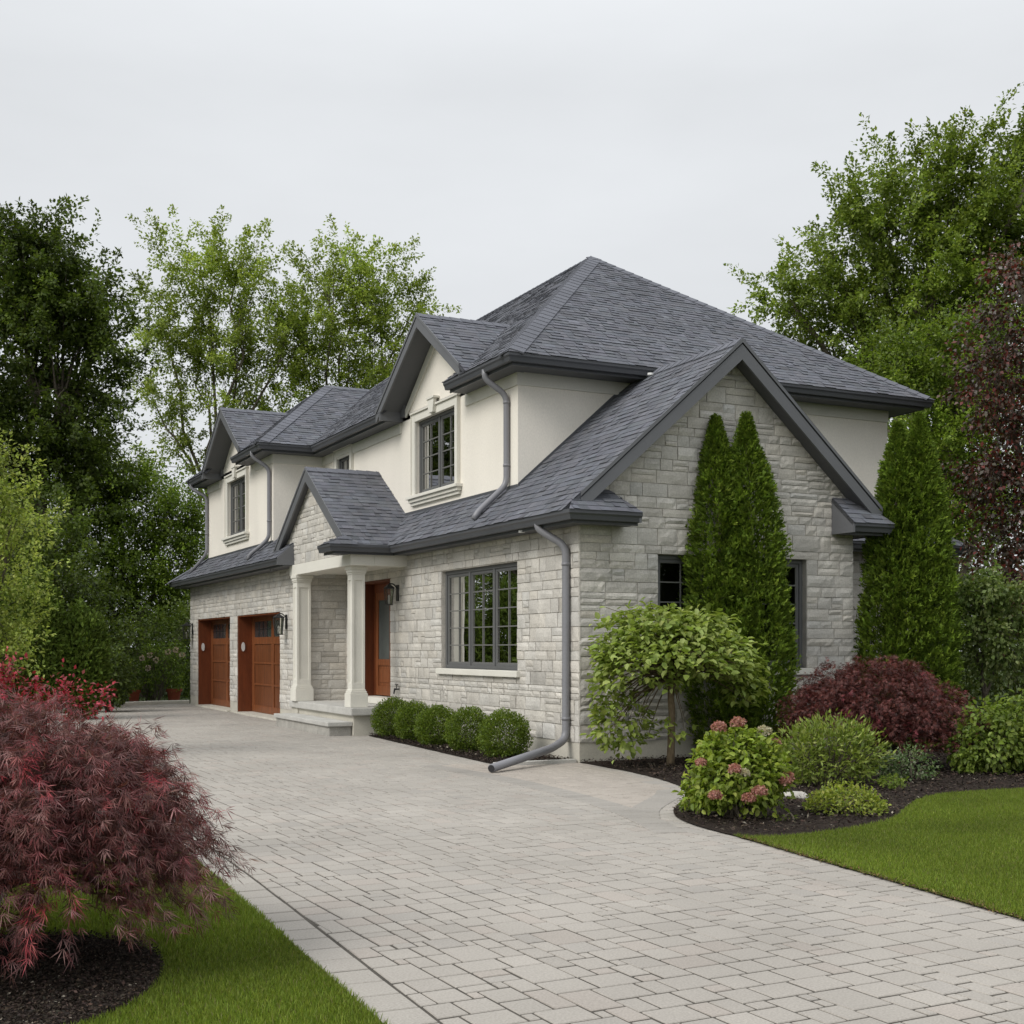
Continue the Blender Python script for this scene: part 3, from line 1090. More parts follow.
def rake(parent, apex, foot, N, ov, bh=.2, back=0.0):
    """Bargeboard along one gable edge with the sloping soffit behind it, back to the wall."""
    a, f, N = Vector(apex), Vector(foot), Vector(N)
    z = Vector((0, 0, 1))
    b = MB()
    b.prism([a - z * .02, f - z * .02, f - z * (bh + .02), a - z * (bh + .05)], -N * .035)
    # raised drip edge at the top of the board
    b.prism([a + z * .012 + N * .012, f + z * .012 + N * .012, f - z * .045 + N * .012, a - z * .045 + N * .012], -N * .012)
    b.build('bargeboard', M['board'], parent)
    s = MB()
    o = -N * .037
    s.prism([a - z * (bh - .02) + o, f - z * (bh - .02) + o, f - z * (bh - .02) - N * ov, a - z * (bh - .02) - N * ov], z * .02)
    s.build('soffit', M['soffit'], parent)


X0, X1, Y0, Y1 = -.14, 8.02, 1.84, 18.55
A = (3.94, 6.59, 9.0)
B = (3.94, 12.5, 9.0)
ms = (9.0 - Zu) / (A[0] - X0)


def mz(x): return Zu + (x - X0) * ms


def hipY(x): return Y0 + (x - X0) * (A[1] - Y0) / (A[0] - X0)


roof = shingles('roof', [(X0, Y0, Zu), (X1, Y0, Zu), A], house, 21)
roof['label'] = 'large dark grey shingled hip roof over the main block'
hl = lambda x: (x, hipY(x), mz(x))
XA = .42
shingles('front_slope', [(X0, Y0, Zu), hl(2.2), (2.2, 4.25, mz(2.2)), (X0, 4.25, Zu)][:4] if hipY(2.2) < 4.25 else
         [(X0, Y0, Zu), (X0 + (4.25 - Y0) / (A[1] - Y0) * (A[0] - X0), 4.25, mz(X0 + (4.25 - Y0) / (A[1] - Y0) * (A[0] - X0))), (X0, 4.25, Zu)], roof, 22)
xk = X0 + (4.25 - Y0) / (A[1] - Y0) * (A[0] - X0)
shingles('front_slope', [(XA, 4.25, mz(XA)), (xk, 4.25, mz(xk)), A, (A[0], 7.1, 9.0), (XA, 7.1, mz(XA))], roof, 23)
shingles('front_slope', [(X0, 7.1, Zu), (A[0], 7.1, 9.0), B, (X0, Y1, Zu)], roof, 24)
shingles('rear_slope', [(X1, Y0, Zu), (X1, Y1, Zu), B, A], roof, 25)
shingles('side_slope', [(X0, Y1, Zu), (X1, Y1, Zu), B], roof, 26)
cp = MB()
n_f = Vector((-ms, 0, 1)); n_r = Vector((ms, 0, 1))
n_s = pnorm((X0, Y0, Zu), (X1, Y0, Zu), A); n_b = pnorm((X0, Y1, Zu), (X1, Y1, Zu), B)
caps(cp, (X0 + .05, Y0 + .06, Zu + .04), A, n_f, n_s, 1, .21)
caps(cp, (X1 - .05, Y0 + .06, Zu + .04), A, n_r, n_s, 2, .21)
caps(cp, (X0 + .05, Y1 - .06, Zu + .04), B, n_f, n_b, 3, .21)
caps(cp, A, B, n_f, n_r, 4, .19)
cp.build('ridge_cap', M['shingle'], roof, fix=False)
eave(roof, [(-.14, 4.24, Zu), (-.14, Y0, Zu), (X1, Y0, Zu), (X1, Y1, Zu)], .52)

# wing roof: hip with a front gable
wx, wy0, wy1 = -1.26, 11.35, 18.36
H = (1.31, 14.86, 7.82)
Rr = (2.5, 14.86, 7.82)
wing = shingles('wing_roof', [(wx, wy0, Zu), (X0 + .02, wy0, Zu), Rr, H], house, 31)
shingles('side_slope', [(wx, wy1, Zu), (X0 + .02, wy1, Zu), Rr, H], wing, 32)
ws = (7.82 - Zu) / (H[0] - wx)
wz = lambda x: Zu + (x - wx) * ws
fy = lambda y: wx + (y - wy0) * (H[0] - wx) / (H[1] - wy0)
shingles('front_slope', [(wx, wy0, Zu), (fy(13.4), 13.4, wz(fy(13.4))), (wx, 13.4, Zu)], wing, 33)
shingles('front_slope', [(-.68, 13.4, wz(-.68)), (fy(13.4), 13.4, wz(fy(13.4))), H, (fy(13.4), 16.32, wz(fy(13.4))), (-.68, 16.32, wz(-.68))], wing, 34)
shingles('front_slope', [(wx, wy1, Zu), (fy(13.4), 16.32, wz(fy(13.4))), (wx, 16.32, Zu)], wing, 35)
cp = MB()
n_wf = Vector((-ws, 0, 1)); n_ws = pnorm((wx, wy0, Zu), (X0, wy0, Zu), H); n_wl = pnorm((wx, wy1, Zu), (X0, wy1, Zu), H)
caps(cp, (wx + .05, wy0 + .06, Zu + .04), H, n_wf, n_ws, 5, .2)
caps(cp, (wx + .05, wy1 - .06, Zu + .04), H, n_wf, n_wl, 6, .2)
caps(cp, H, (2.45, 14.86, 7.82), n_ws, n_wl, 7, .17)
cp.build('ridge_cap', M['shingle'], wing, fix=False)
eave(wing, [(wx, 13.75, Zu), (wx, wy0, Zu), (X0, wy0, Zu), (X0, 7.16, Zu)], .48)
eave(wing, [(X0, wy1, Zu), (wx, wy1, Zu), (wx, 16.5, Zu)], .48)


def front_gable(cy, hw, zf, zt, xf, xw, xr, seed):
    """A gable that faces the drive: two slopes, bargeboards, boxed return on its far side."""
    F_, R_ = (xf, cy, zt), (xr, cy, zt)
    a, b = (xf, cy - hw, zf), (xf, cy + hw, zf)
    g = shingles('gable_roof', [a, F_, R_, (xf + .1, cy - hw, zf)][:4], house, seed)
    shingles('side_slope', [b, F_, R_, (xf + .1, cy + hw, zf)], g, seed + 1)
    cp = MB()
    n1 = pnorm(a, F_, R_); n2 = pnorm(b, F_, R_)
    caps(cp, F_, R_, n1, n2, seed, .16)
    cp.build('ridge_cap', M['shingle'], g, fix=False)
    rake(g, F_, (xf, cy - hw * .90, zt - (zt - zf) * .90), (-1, 0, 0), xw - xf, .17)
    rake(g, F_, b, (-1, 0, 0), xw - xf, .17)
    return g


gm = front_gable(5.36, 1.99, 5.80, 7.14, -.15, .3, 1.7, 41)
gw = front_gable(14.72, 1.94, 5.80, 7.05, -1.26, -.8, .42, 44)
# boxed eave returns at the far side of each gable
for g, y, xf, xw in ((gm, 7.12, -.145, .3), (gw, 16.47, -1.265, -.8)):
    b = MB()
    k = .02
    b.prism([(xf - .0, y, 5.635), (xw, y, 5.635), (xw, y, 5.80 + .30), (xf, y, 5.80)], (0, .06, 0))
    b.prism([(xw - .06, y - .16, 5.70), (xw, y - .16, 5.70), (xw, y - .16, 6.1), (xw - .06, y - .16, 6.06)], (0, .17, 0))
    b.build('eave_return', M['board'], g)

# big stone gable and the pent roof that runs on from it
gz = lambda x: Zg + (x + .43) * SLP
GXR = 4.88
YR = -.32
low = shingles('lower_roof', [(-.43, YR, Zg), (-.43, 2.42, Zg), (GX, 2.42, GZ), (GX, YR, GZ)], house, 51)
low['label'] = 'shingled roof of the stone gable running on as a pent roof'
shingles('pent_slope', [(-.43, 2.42, Zg), (-.43, 7.4, Zg), (.32, 7.4, gz(.32)), (.32, 2.42, gz(.32))], low, 52)
zr = GZ - (GXR - GX) * SLP
shingles('side_slope', [(GX, YR, GZ), (GX, 2.42, GZ), (GXR, 2.42, zr), (GXR, YR, zr)], low, 53)
cp = MB()
caps(cp, (GX, YR, GZ), (GX, 2.4, GZ), (-SLP, 0, 1), (SLP, 0, 1), 8, .17)
cp.build('ridge_cap', M['shingle'], low, fix=False)
rake(low, (GX, YR, GZ), (-.16, YR, gz(-.16)), (0, -1, 0), .30, .23)
rake(low, (GX, YR, GZ), (GXR, YR, zr), (0, -1, 0), .30, .23)
eave(low, [(-1.5, 6.58, Zg), (-1.5, 5.9, Zg), (-.43, 5.9, Zg), (-.43, -.5, Zg), (.66, -.5, Zg)], .43)
eave(low, [(4.22, -.5, Zg + .03), (4.95, -.5, Zg + .03), (4.95, 1.9, Zg + .03), (8.9, 1.9, Zg + .03)], .36)


def ret_roof(pts, seed):
    return shingles('return_roof', pts, low, seed, .12)


ret_roof([(-.43, -.5, Zg), (.66, -.5, Zg), (.42, -.03, Zg + .33), (-.08, -.03, Zg + .33)], 54)
bx = MB()
bx.prism([(.66, -.48, Zg - .13), (.66, -.02, Zg - .13), (.44, -.02, Zg + .32), (.64, -.48, Zg)], (-.03, 0, 0))
bx.build('eave_return', M['board'], low)
bx = MB()
bx.prism([(4.22, -.49, Zg - .11), (4.22, -.02, Zg - .11), (4.22, -.02, Zg + .42), (4.22, -.49, Zg + .03)], (-.03, 0, 0))
bx.build('eave_return', M['board'], low)
ret_roof([(4.19, -.5, Zg + .03), (4.95, -.5, Zg + .03), (4.7, -.03, Zg + .42), (4.19, -.03, Zg + .42)], 55)
shingles('pent_slope', [(4.9, 1.9, Zg + .03), (8.9, 1.9, Zg + .03), (8.4, 2.42, Zg + .4), (4.9, 2.42, Zg + .4)], low, 56)
# porch return, at the near front corner
ret_roof([(-1.5, 5.9, Zg), (-1.5, 6.55, Zg), (-1.17, 6.45, Zg + .16), (-1.17, 6.06, Zg + .16)], 57)
ret_roof([(-1.5, 5.9, Zg), (-1.0, 5.9, Zg), (-1.17, 6.06, Zg + .16)], 58)

# porch roof
por = shingles('porch_roof', [(-1.16, PE - .06, Zg - .04), (-.43, PE - .06, Zg - .04), (.32, 6.98, 3.93), (.32, PY, PZ), (-1.16, PY, PZ)], house, 61)
PL = 2 * PY - PE
shingles('side_slope', [(-1.16, PL + .06, Zg - .04), (-.43, PL + .06, Zg - .04), (.32, PL, Zg), (.32, PY, PZ), (-1.16, PY, PZ)], por, 62)
cp = MB()
caps(cp, (-1.16, PY, PZ), (.30, PY, PZ), (0, -PS, 1), (0, PS, 1), 9, .16)
cp.build('ridge_cap', M['shingle'], por, fix=False)
rake(por, (-1.16, PY, PZ), (-1.16, PE + .15, Zg + .10), (-1, 0, 0), .16, .20)
rake(por, (-1.16, PY, PZ), (-1.16, PL, Zg), (-1, 0, 0), .16, .20)
cl = MB()
cl.box((-.98, 6.2, 2.955), (-.01, 9.4, 2.975))
cl.build('ceiling', M['trim'], por)

# garage pent roof
gp = lambda x: Zg + (x + 1.35) * SLP
gar = shingles('garage_roof', [(-1.35, 11.86, Zg), (-1.35, 20.2, Zg), (-.79, 18.0, gp(-.79)), (-.79, 11.86, gp(-.79))], house, 71)
shingles('pent_slope', [(-1.35, 9.66, Zg), (-1.35, 11.86, Zg), (.31, 11.86, gp(.31)), (.31, 9.66, gp(.31))], gar, 72)
shingles('side_slope', [(-1.35, 20.2, Zg), (7.6, 20.2, Zg), (7.6, 18.0, gp(-.79)), (-.79, 18.0, gp(-.79))], gar, 73)
cp = MB()
caps(cp, (-1.33, 20.15, Zg + .02), (-.79, 18.0, gp(-.79) + .02), pnorm((-1.35, 11, Zg), (-1.35, 20, Zg), (-.79, 12, gp(-.79))), pnorm((-1.35, 20.2, Zg), (7, 20.2, Zg), (-.79, 18, gp(-.79))), 10, .15)
cp.build('ridge_cap', M['shingle'], gar, fix=False)
eave(gar, [(7.6, 20.2, Zg), (-1.35, 20.2, Zg), (-1.35, 9.62, Zg)], .5)
bx = MB()
bx.prism([(-1.35, 9.60, Zg - .14), (-.83, 9.60, Zg - .14), (-.83, 9.60, gp(-.83) + .0), (-1.35, 9.60, Zg)], (0, .05, 0))
bx.build('eave_return', M['board'], gar)
# flashings where the stucco meets the pent roofs
def flash(fn):
    fl = MB(); fn(fl); fl.build('flashing', M['metal'], low)


flash(lambda m: F_up.box(m, 2.42, 7.0, gz(.3) - .02, gz(.3) + .045, .003, .012))
flash(lambda m: F_wing.box(m, 11.86, 17.96, gp(-.8) - .02, gp(-.8) + .045, .003, .012))
flash(lambda m: m.prism([(.3, 2.416, gz(.3) - .02), (GX - .1, 2.416, gz(GX - .1) - .02), (GX - .1, 2.416, gz(GX - .1) + .06), (.3, 2.416, gz(.3) + .06)], (0, -.01, 0)))
flash(lambda m: m.prism([(GX + .1, 2.416, gz(GX - .1) - .02), (GXR, 2.416, zr - .02), (GXR, 2.416, zr + .06), (GX + .1, 2.416, gz(GX - .1) + .06)], (0, -.01, 0)))


# ------------------------------------------------------------------ windows
def window(F, hole, sashes, cols, rows, depth=.10, label=None, curtain=None, blind=None, sill='stone', surround=False):
    s0, s1, z0, z1 = hole
    fm = MB()
    t, dp = .055, .07
    dz = -depth
    def bar(a, b, c, e, d0=dz - .03, d1=dz + .04): F.bbox(fm, a, b, c, e, d0, d1, .004)
    bar(s0 + .002, s0 + t, z0 + .002, z1 - .002); bar(s1 - t, s1 - .002, z0 + .002, z1 - .002)
    bar(s0 + t, s1 - t, z0 + .002, z0 + t); bar(s0 + t, s1 - t, z1 - t, z1 - .002)
    w = (s1 - s0 - 2 * t) / sashes
    mu = MB(); gl = MB()
    for k in range(sashes):
        a, b = s0 + t + k * w, s0 + t + (k + 1) * w
        if k: bar(a - .032, a + .032, z0 + t, z1 - t, dz - .03, dz + .035)
        m0 = .032 if k else .0
        m1 = .032 if k < sashes - 1 else .0
        a += m0; b -= m1
        q = .042
        for (c1, c2, c3, c4) in ((a, a + q, z0 + t, z1 - t), (b - q, b, z0 + t, z1 - t), (a + q, b - q, z0 + t, z0 + t + q), (a + q, b - q, z1 - t - q, z1 - t)):
            F.bbox(fm, c1, c2, c3, c4, dz - .02, dz + .018, .005)
        ga, gb, gc, ge = a + q, b - q, z0 + t + q, z1 - t - q
        for i in range(1, cols):
            s = ga + (gb - ga) * i / cols
            F.box(mu, s - .009, s + .009, gc, ge, dz - .001, dz + .012)
        for j in range(1, rows):
            z = gc + (ge - gc) * j / rows
            F.box(mu, ga, gb, z - .009, z + .009, dz, dz + .0105)
        # light glazing bead round each sash
        for (c1, c2, c3, c4) in ((ga, ga + .012, gc, ge), (gb - .012, gb, gc, ge), (ga, gb, gc, gc + .012), (ga, gb, ge - .012, ge)):
            F.box(mu, c1, c2, c3, c4, dz, dz + .011)
        gl.add([F.p(ga, gc, dz - .004), F.p(gb, gc, dz - .004), F.p(gb, ge, dz - .004), F.p(ga, ge, dz - .004)], [(0, 1, 2, 3)])
    w_ = fm.build('window', M['frame'], house)
    if label: w_['label'] = label
    mu.build('muntins', M['muntin'], w_)
    gl.build('pane', M['glass'], w_, fix=False)
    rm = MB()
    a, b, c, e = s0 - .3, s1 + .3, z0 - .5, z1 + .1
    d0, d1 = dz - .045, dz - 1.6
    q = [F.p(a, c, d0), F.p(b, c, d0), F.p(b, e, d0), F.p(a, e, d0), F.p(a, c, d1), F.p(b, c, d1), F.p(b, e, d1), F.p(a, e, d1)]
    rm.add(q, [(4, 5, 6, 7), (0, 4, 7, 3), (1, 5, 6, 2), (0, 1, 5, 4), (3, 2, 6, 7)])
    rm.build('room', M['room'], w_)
    if curtain:
        cu = MB()
        for (c0, c1) in curtain:
            n = 26
            top = [F.p(c0 + (c1 - c0) * i / n, z1, dz - .13 + .025 * math.sin(i * 1.7)) for i in range(n + 1)]
            bot = [F.p(c0 + (c1 - c0) * i / n, z0 - .02, dz - .13 + .03 * math.sin(i * 1.7 + .2)) for i in range(n + 1)]
            cu.add(top + bot, [(i, i + 1, n + 2 + i, n + 1 + i) for i in range(n)])
        cu.build('curtain', M['curtain'], w_, smooth=True, fix=False)
    if blind:
        bl = MB()
        for k in range(sashes):
            a, b = s0 + t + k * w + .02, s0 + t + (k + 1) * w - .02
            F.box(bl, a, b, z1 - .055 - blind, z1 - .05, dz - .07, dz - .05)
        bl.build('blind', M['curtain'], w_)
    if sill == 'stone':
        sb = MB()
        F.bbox(sb, s0 - .10, s1 + .10, z0 - .095, z0 + .0, -.14, .075, .012)
        sb.build('sill', M['trim'], w_)
    if surround:
        sb = MB()
        q = .125
        F.bbox(sb, s0 - q, s0 + .012, z0 + .0, z1 + q, .003, .045, .006)
        F.bbox(sb, s1 - .012, s1 + q, z0 + .0, z1 + q, .003, .045, .006)
        F.bbox(sb, s0 + .012, s1 - .012, z1 - .012, z1 + q - .004, .003, .043, .006)
        F.bbox(sb, s0 - q - .03, s1 + q + .03, z1 + q, z1 + q + .035, .003, .075, .008)
        F.bbox(sb, s0 - q - .012, s0 - q, z0, z1 + q, .003, .065, .003)
        F.bbox(sb, s1 + q, s1 + q + .012, z0, z1 + q, .003, .065, .003)
        if surround == 2:
            m = (s0 + s1) / 2
            sb.prism([F.p(m - .09, z1 + .01, .046), F.p(m + .09, z1 + .01, .046), F.p(m + .14, z1 + .24, .046), F.p(m - .14, z1 + .24, .046)], tuple(F.N * .06))
            sb.prism([F.p(m - .16, z1 + .24, .004), F.p(m + .16, z1 + .24, .004), F.p(m + .16, z1 + .275, .004), F.p(m - .16, z1 + .275, .004)], tuple(F.N * .12))
        sb.build('surround', M['trim'], w_)
        sb = MB()
        F.bbox(sb, s0 - q - .10, s1 + q + .10, z0 - .055, z0 - .001, .003, .13, .01)
        F.bbox(sb, s0 - q - .07, s1 + q + .07, z0 - .115, z0 - .056, .003, .09, .014)
        F.bbox(sb, s0 - q - .04, s1 + q + .04, z0 - .17, z0 - .116, .003, .055, .01)
        sb.build('sill', M['trim'], w_)
    return w_


window(F_front, W_FRONT, 3, 2, 5, label='wide three-sash window beside the front downspout', curtain=[(4.05, 4.6)], blind=.07)
window(F_gab, W_GABLE, 3, 2, 5, label='three-sash window behind the twin-tipped evergreen', depth=.12)
window(F_up, W_UP, 2, 2, 4, label='upper two-sash window with keystone under the near gable', sill=None, surround=2, depth=.09, curtain=[(4.68, 5.0)])
window(F_wing, W_WING, 2, 2, 4, label='upper two-sash window under the far gable', sill=None, surround=2, depth=.09, curtain=[(14.0, 14.9)])
window(F_up, W_SMALL, 1, 2, 3, label='small upper window behind the porch roof ridge', sill=None, surround=1, depth=.06)


# ------------------------------------------------------------------ garage doors
def garage_door(F, hole, label):
    s0, s1, z0, z1 = hole
    rec = .33
    jb = MB()
    F.box(jb, s0 + .001, s0 + .03, .036, z1 - .03, -rec, -.004, (.95, .95, .95))
    F.box(jb, s1 - .03, s1 - .001, .036, z1 - .03, -rec, -.004, (.95, .95, .95))
    F.box(jb, s0 + .001, s1 - .001, z1 - .031, z1 - .001, -rec, -.004, (.9, .9, .9))
    d = MB()
    d0 = -rec
    rg = random.Random(int(s0 * 10))
    w = s1 - s0 - .06
    a, b = s0 + .03, s1 - .03
    F.box(d, a, b, .04, z1 - .03, d0 - .06, d0 - .022, (.8, .8, .8))
    st_ = [a, a + .2, a + .2 + (w - .6) / 2, a + .4 + (w - .6) / 2, b - .2, b]
    stile = [(a, a + .2), (a + .2 + (w - .6) / 2, a + .4 + (w - .6) / 2), (b - .2, b)]
    rails = [.04, .62, 1.18, 1.62, z1 - .05]
    for (p, q) in stile:
        v = rg.uniform(.95, 1.08)
        F.bbox(d, p, q, .04, z1 - .03, d0 - .025, d0, .006, (v, v, v))
    lites = []
    for (p, q) in ((a + .2, a + .2 + (w - .6) / 2), (a + .4 + (w - .6) / 2, b - .2)):
        for (c, e) in ((.041, .20), (.66, .70), (1.15, 1.19), (1.60, 1.76), (z1 - .14, z1 - .031)):
            F.bbox(d, p, q, c, e, d0 - .025, d0 - .002, .004, (1.02, 1.02, 1.02))
        n = 7
        for (c, e) in ((.20, .66), (.70, 1.15), (1.19, 1.60)):
            for i in range(n):
                v = rg.gauss(1.05, .08)
                F.bbox(d, p + (q - p) * i / n + .002, p + (q - p) * (i + 1) / n - .002, c, e, d0 - .04, d0 - .026, .003, (v, v * .99, v * .97))
        lites.append((p + .02, q - .02, 1.76, z1 - .14))
    o = d.build('garage_door', M['wood'], house)
    o['label'] = label
    jb.build('jamb', M['wood_dark'], o)
    for (p, q, c, e) in lites:
        g = MB()
        F.box(g, p, q, c, e, d0 - .021, d0 - .016)
        l = g.build('door_window', M['lite'], o)
        g = MB()
        for i in range(1, 4):
            s = p + (q - p) * i / 4
            F.box(g, s - .007, s + .007, c, e, d0 - .015, d0 - .006)
        F.box(g, p, q, (c + e) / 2 - .007, (c + e) / 2 + .007, d0 - .0155, d0 - .007)
        g.build('glazing_bar', M['black'], o)
    return o


garage_door(F_gar, D_G1, 'reddish wooden garage door at the far end')
garage_door(F_gar, D_G2, 'reddish wooden garage door nearest the porch')

# ------------------------------------------------------------------ entry door
dm = MB()
s0, s1, z0, z1 = D_ENTRY
dd = -.21
GA, GB = s0 + .60, s1 - .24
F_front.bbox(dm, s0 + .05, GA, .62, z1 - .22, dd - .03, dd + .012, .006)
F_front.bbox(dm, GB, s1 - .10, .62, z1 - .22, dd - .03, dd + .012, .006)
F_front.bbox(dm, GA, GB, z1 - .36, z1 - .22, dd - .03, dd + .010, .006)
F_front.bbox(dm, GA, GB, .62, .80, dd - .03, dd + .010, .006)
F_front.bbox(dm, GA, GB, 1.18, 1.30, dd - .03, dd + .010, .006)
F_front.bbox(dm, GA + .002, GB - .002, .80, 1.18, dd - .03, dd - .012, .004)
F_front.bbox(dm, GA + .05, GB - .05, .86, 1.12, dd - .02, dd + .0, .012)
door = dm.build('entry_door', M['wood'], house)
door['label'] = 'reddish wooden front door with a tall glass light'
g = MB()
F_front.box(g, GA, GB, 1.30, z1 - .36, dd - .02, dd - .008)
g.build('door_glass', M['frosted'], door)
j = MB()
F_front.box(j, s0 + .001, s0 + .05, .60, z1 - .001, -.25, -.002, (.8, .8, .8))
F_front.box(j, s1 - .05, s1 - .001, .60, z1 - .001, -.25, -.002, (.62, .62, .62))
F_front.box(j, s1 - .10, s1 - .051, .62, z1 - .051, -.25, dd + .02, (.72, .72, .72))
F_front.box(j, s0 + .05, s1 - .05, z1 - .05, z1 - .001, -.25, -.002, (.7, .7, .7))
F_front.box(j, s0 + .05, s1 - .10, z1 - .22, z1 - .051, -.25, dd + .02, (.85, .85, .85))
j.build('door_frame', M['wood_dark'], door)
j = MB()
F_front.bbox(j, s0 - .08, s1 + .05, .485, .60, -.25, .10, .01)
j.build('door_sill', M['trim'], door)
j = MB()
j.tube([F_front.p(s0 + .12, 1.42, dd + .012), F_front.p(s0 + .12, 1.42, dd + .06), F_front.p(s0 + .12, 1.70, dd + .06), F_front.p(s0 + .12, 1.70, dd + .012)], .011, 8)
j.build('door_handle', M['black'], door, smooth=True)

# ------------------------------------------------------------------ porch: slab, step, columns, beam
pb = MB()
pb.bbox((-1.04, 6.12, .35), (-.004, 9.44, .48), .02)
pb.bbox((-1.04, 9.44, .35), (-.86, 9.86, .48), .02)
slab = pb.build('porch_slab', M['step'], house)
pb = MB()
pb.box((-.97, 6.2, -.1), (-.01, 9.41, .349))
pb.box((-1.0, 9.412, -.1), (-.86, 9.82, .349))
pb.build('porch_base', M['concrete'], slab)
pb = MB()
pb.bbox((-1.42, 6.24, .165), (-.975, 9.62, .24), .014)
stp = pb.build('porch_step', M['step'], house)
pb = MB()
rgs = random.Random(9)
y = 6.28
while y < 9.56:
    w = min(rgs.uniform(.45, .9), 9.58 - y)
    pb.bbox((-1.38, y, -.06), (-.99, y + w - .006, .164), .012, (rgs.uniform(.85, 1.0),) * 3)
    y += w
pb.build('riser', surf('riser_stone', (.40, .385, .35), .9, .2, True, 5, .2, 50, .2, .6, 40, .015), stp)


def column(cx, cy, hw=.118):
    c = MB()
    z0, z1 = .482, 2.925
    def sq(h, a, b, bv=.008): c.bbox((cx - h, cy - h, a), (cx + h, cy + h, b), bv)
    sq(hw - .018, z0 + .3, z1 - .14, .004)
    # raised edges leave a recessed panel on every face
    for sx in (-1, 1):
        for sy in (-1, 1):
            c.bbox((cx + sx * hw, cy + sy * hw, z0 + .3), (cx + sx * (hw - .045), cy + sy * (hw - .045), z1 - .14), .004)
    for (a, b) in ((z0 + .3, z0 + .42), (z1 - .24, z1 - .14)):
        sq(hw - .002, a, b, .003)
    sq(hw + .042, z0, z0 + .24, .01); sq(hw + .028, z0 + .24, z0 + .28, .01); sq(hw + .012, z0 + .28, z0 + .31, .008)
    sq(hw + .01, z1 - .14, z1 - .11, .006); sq(hw + .022, z1 - .11, z1 - .06, .01); sq(hw + .036, z1 - .06, z1, .008)
    return c.build('column', M['trim'], house)


column(-.84, 6.44)
column(-.90, 9.46, .14)
bm_ = MB()
bm_.bbox((-1.05, 6.12, 2.927), (-.62, 9.80, 3.13), .008)
bm_.bbox((-.618, 6.12, 2.93), (-.004, 6.50, 3.128), .008)
bm_.build('beam', M['trim'], house)


# ------------------------------------------------------------------ downspouts
def rounded(pts, r=.06, n=4):
    out = [Vector(pts[0])]
    for i in range(1, len(pts) - 1):
        a, b, c = Vector(pts[i - 1]), Vector(pts[i]), Vector(pts[i + 1])
        d1 = min(r, (a - b).length * .45); d2 = min(r, (c - b).length * .45)
        p, q = b + (a - b).normalized() * d1, b + (c - b).normalized() * d2
        for k in range(n + 1):
            t = k / n
            out.append(p * (1 - t) ** 2 + b * 2 * t * (1 - t) + q * t * t)
    out.append(Vector(pts[-1]))
    return out


def downspout(pts, rad, straps, label):
    m = MB()
    m.tube(rounded(pts, .12), rad, 12)
    o = m.build('downspout', M['pipe'], house, smooth=True)
    o['label'] = label
    if straps:
        for (p, q) in straps:
            b = MB()
            b.tube([p, q], rad + .006, 12)
            b.build('strap', M['pipe'], o, smooth=True)
    return o


xw = .3 - .055
downspout([(-.08, 2.78, Zu - .08), (-.08, 2.78, Zu - .22), (xw, 2.70, 5.33), (xw, 2.70, 3.98), (.05, 2.70, 3.80), (-.22, 2.70, 3.555), (-.30, 2.70, 3.43)], .046,
          [((xw, 2.70, 4.25), (xw, 2.70, 4.29)), ((xw, 2.70, 5.2), (xw, 2.70, 5.24))], 'downspout on the near stucco corner')
downspout([(-.35, .52, Zg - .08), (-.35, .50, Zg - .18), (-.075, .24, 2.86), (-.075, .24, .30), (-.35, .10, .20), (-1.62, -.72, .055)], .052,
          [((-.075, .24, .55), (-.075, .24, .59)), ((-.075, .24, 2.6), (-.075, .24, 2.64))], 'tall downspout at the stone corner ending in a ground spout')
xw = -.8 - .055
downspout([(-1.2, 12.1, Zu - .08), (-1.2, 12.1, Zu - .2), (xw, 12.0, 5.34), (xw, 12.0, 3.86), (-1.0, 12.12, 3.69), (-1.18, 12.32, 3.52), (-1.22, 12.38, 3.40)], .042, [((xw, 12.0, 4.2), (xw, 12.0, 4.24))], 'downspout on the far wing near corner')
downspout([(-1.2, 18.1, Zu - .08), (-1.2, 18.1, Zu - .2), (xw, 17.88, 5.36), (xw, 17.88, 3.92), (-1.0, 18.05, 3.70), (-1.2, 18.3, 3.42)], .042, [((xw, 17.88, 4.4), (xw, 17.88, 4.44))], 'downspout on the far end of the house')
# black disc painted as the shade in the spout mouth, soffit light, hose tap
e = MB()
e.tube([(-1.61, -.714, .056), (-1.629, -.727, .0545)], .043, 12)
e.build('spout_end', M['black'], house)
for (x, y, z) in ((-.3, 1.1, 3.10), (2.15, 1.66, 5.615)):
    e = MB()
    e.tube([(x, y, z + .03), (x, y, z)], .045, 12)
    e.build('soffit_light', M['white'], house, smooth=False)
e = MB()
e.tube([(-.0, 6.5, .78), (-.10, 6.5, .78)], .014, 8)
e.tube([(-.10, 6.5, .80), (-.12, 6.5, .70)], .016, 8)
e.tube([(-.07, 6.5, .78), (-.07, 6.5, .86)], .008, 6)
e.tube([(-.07, 6.45, .86), (-.07, 6.55, .86)], .012, 6)
e.build('hose_tap', M['black'], house)
# white oval plates on the garage jambs
for y in (D_G1[1] - .033, D_G2[1] - .033):
    e = MB()
    n = 20
    x = -.85 + .12
    ring = [(x + .04 * math.cos(2 * math.pi * i / n), y, 1.54 + .105 * math.sin(2 * math.pi * i / n)) for i in range(n)]
    e.prism(ring, (0, -.02, 0))
    e.build('jamb_plate', M['white'], house)


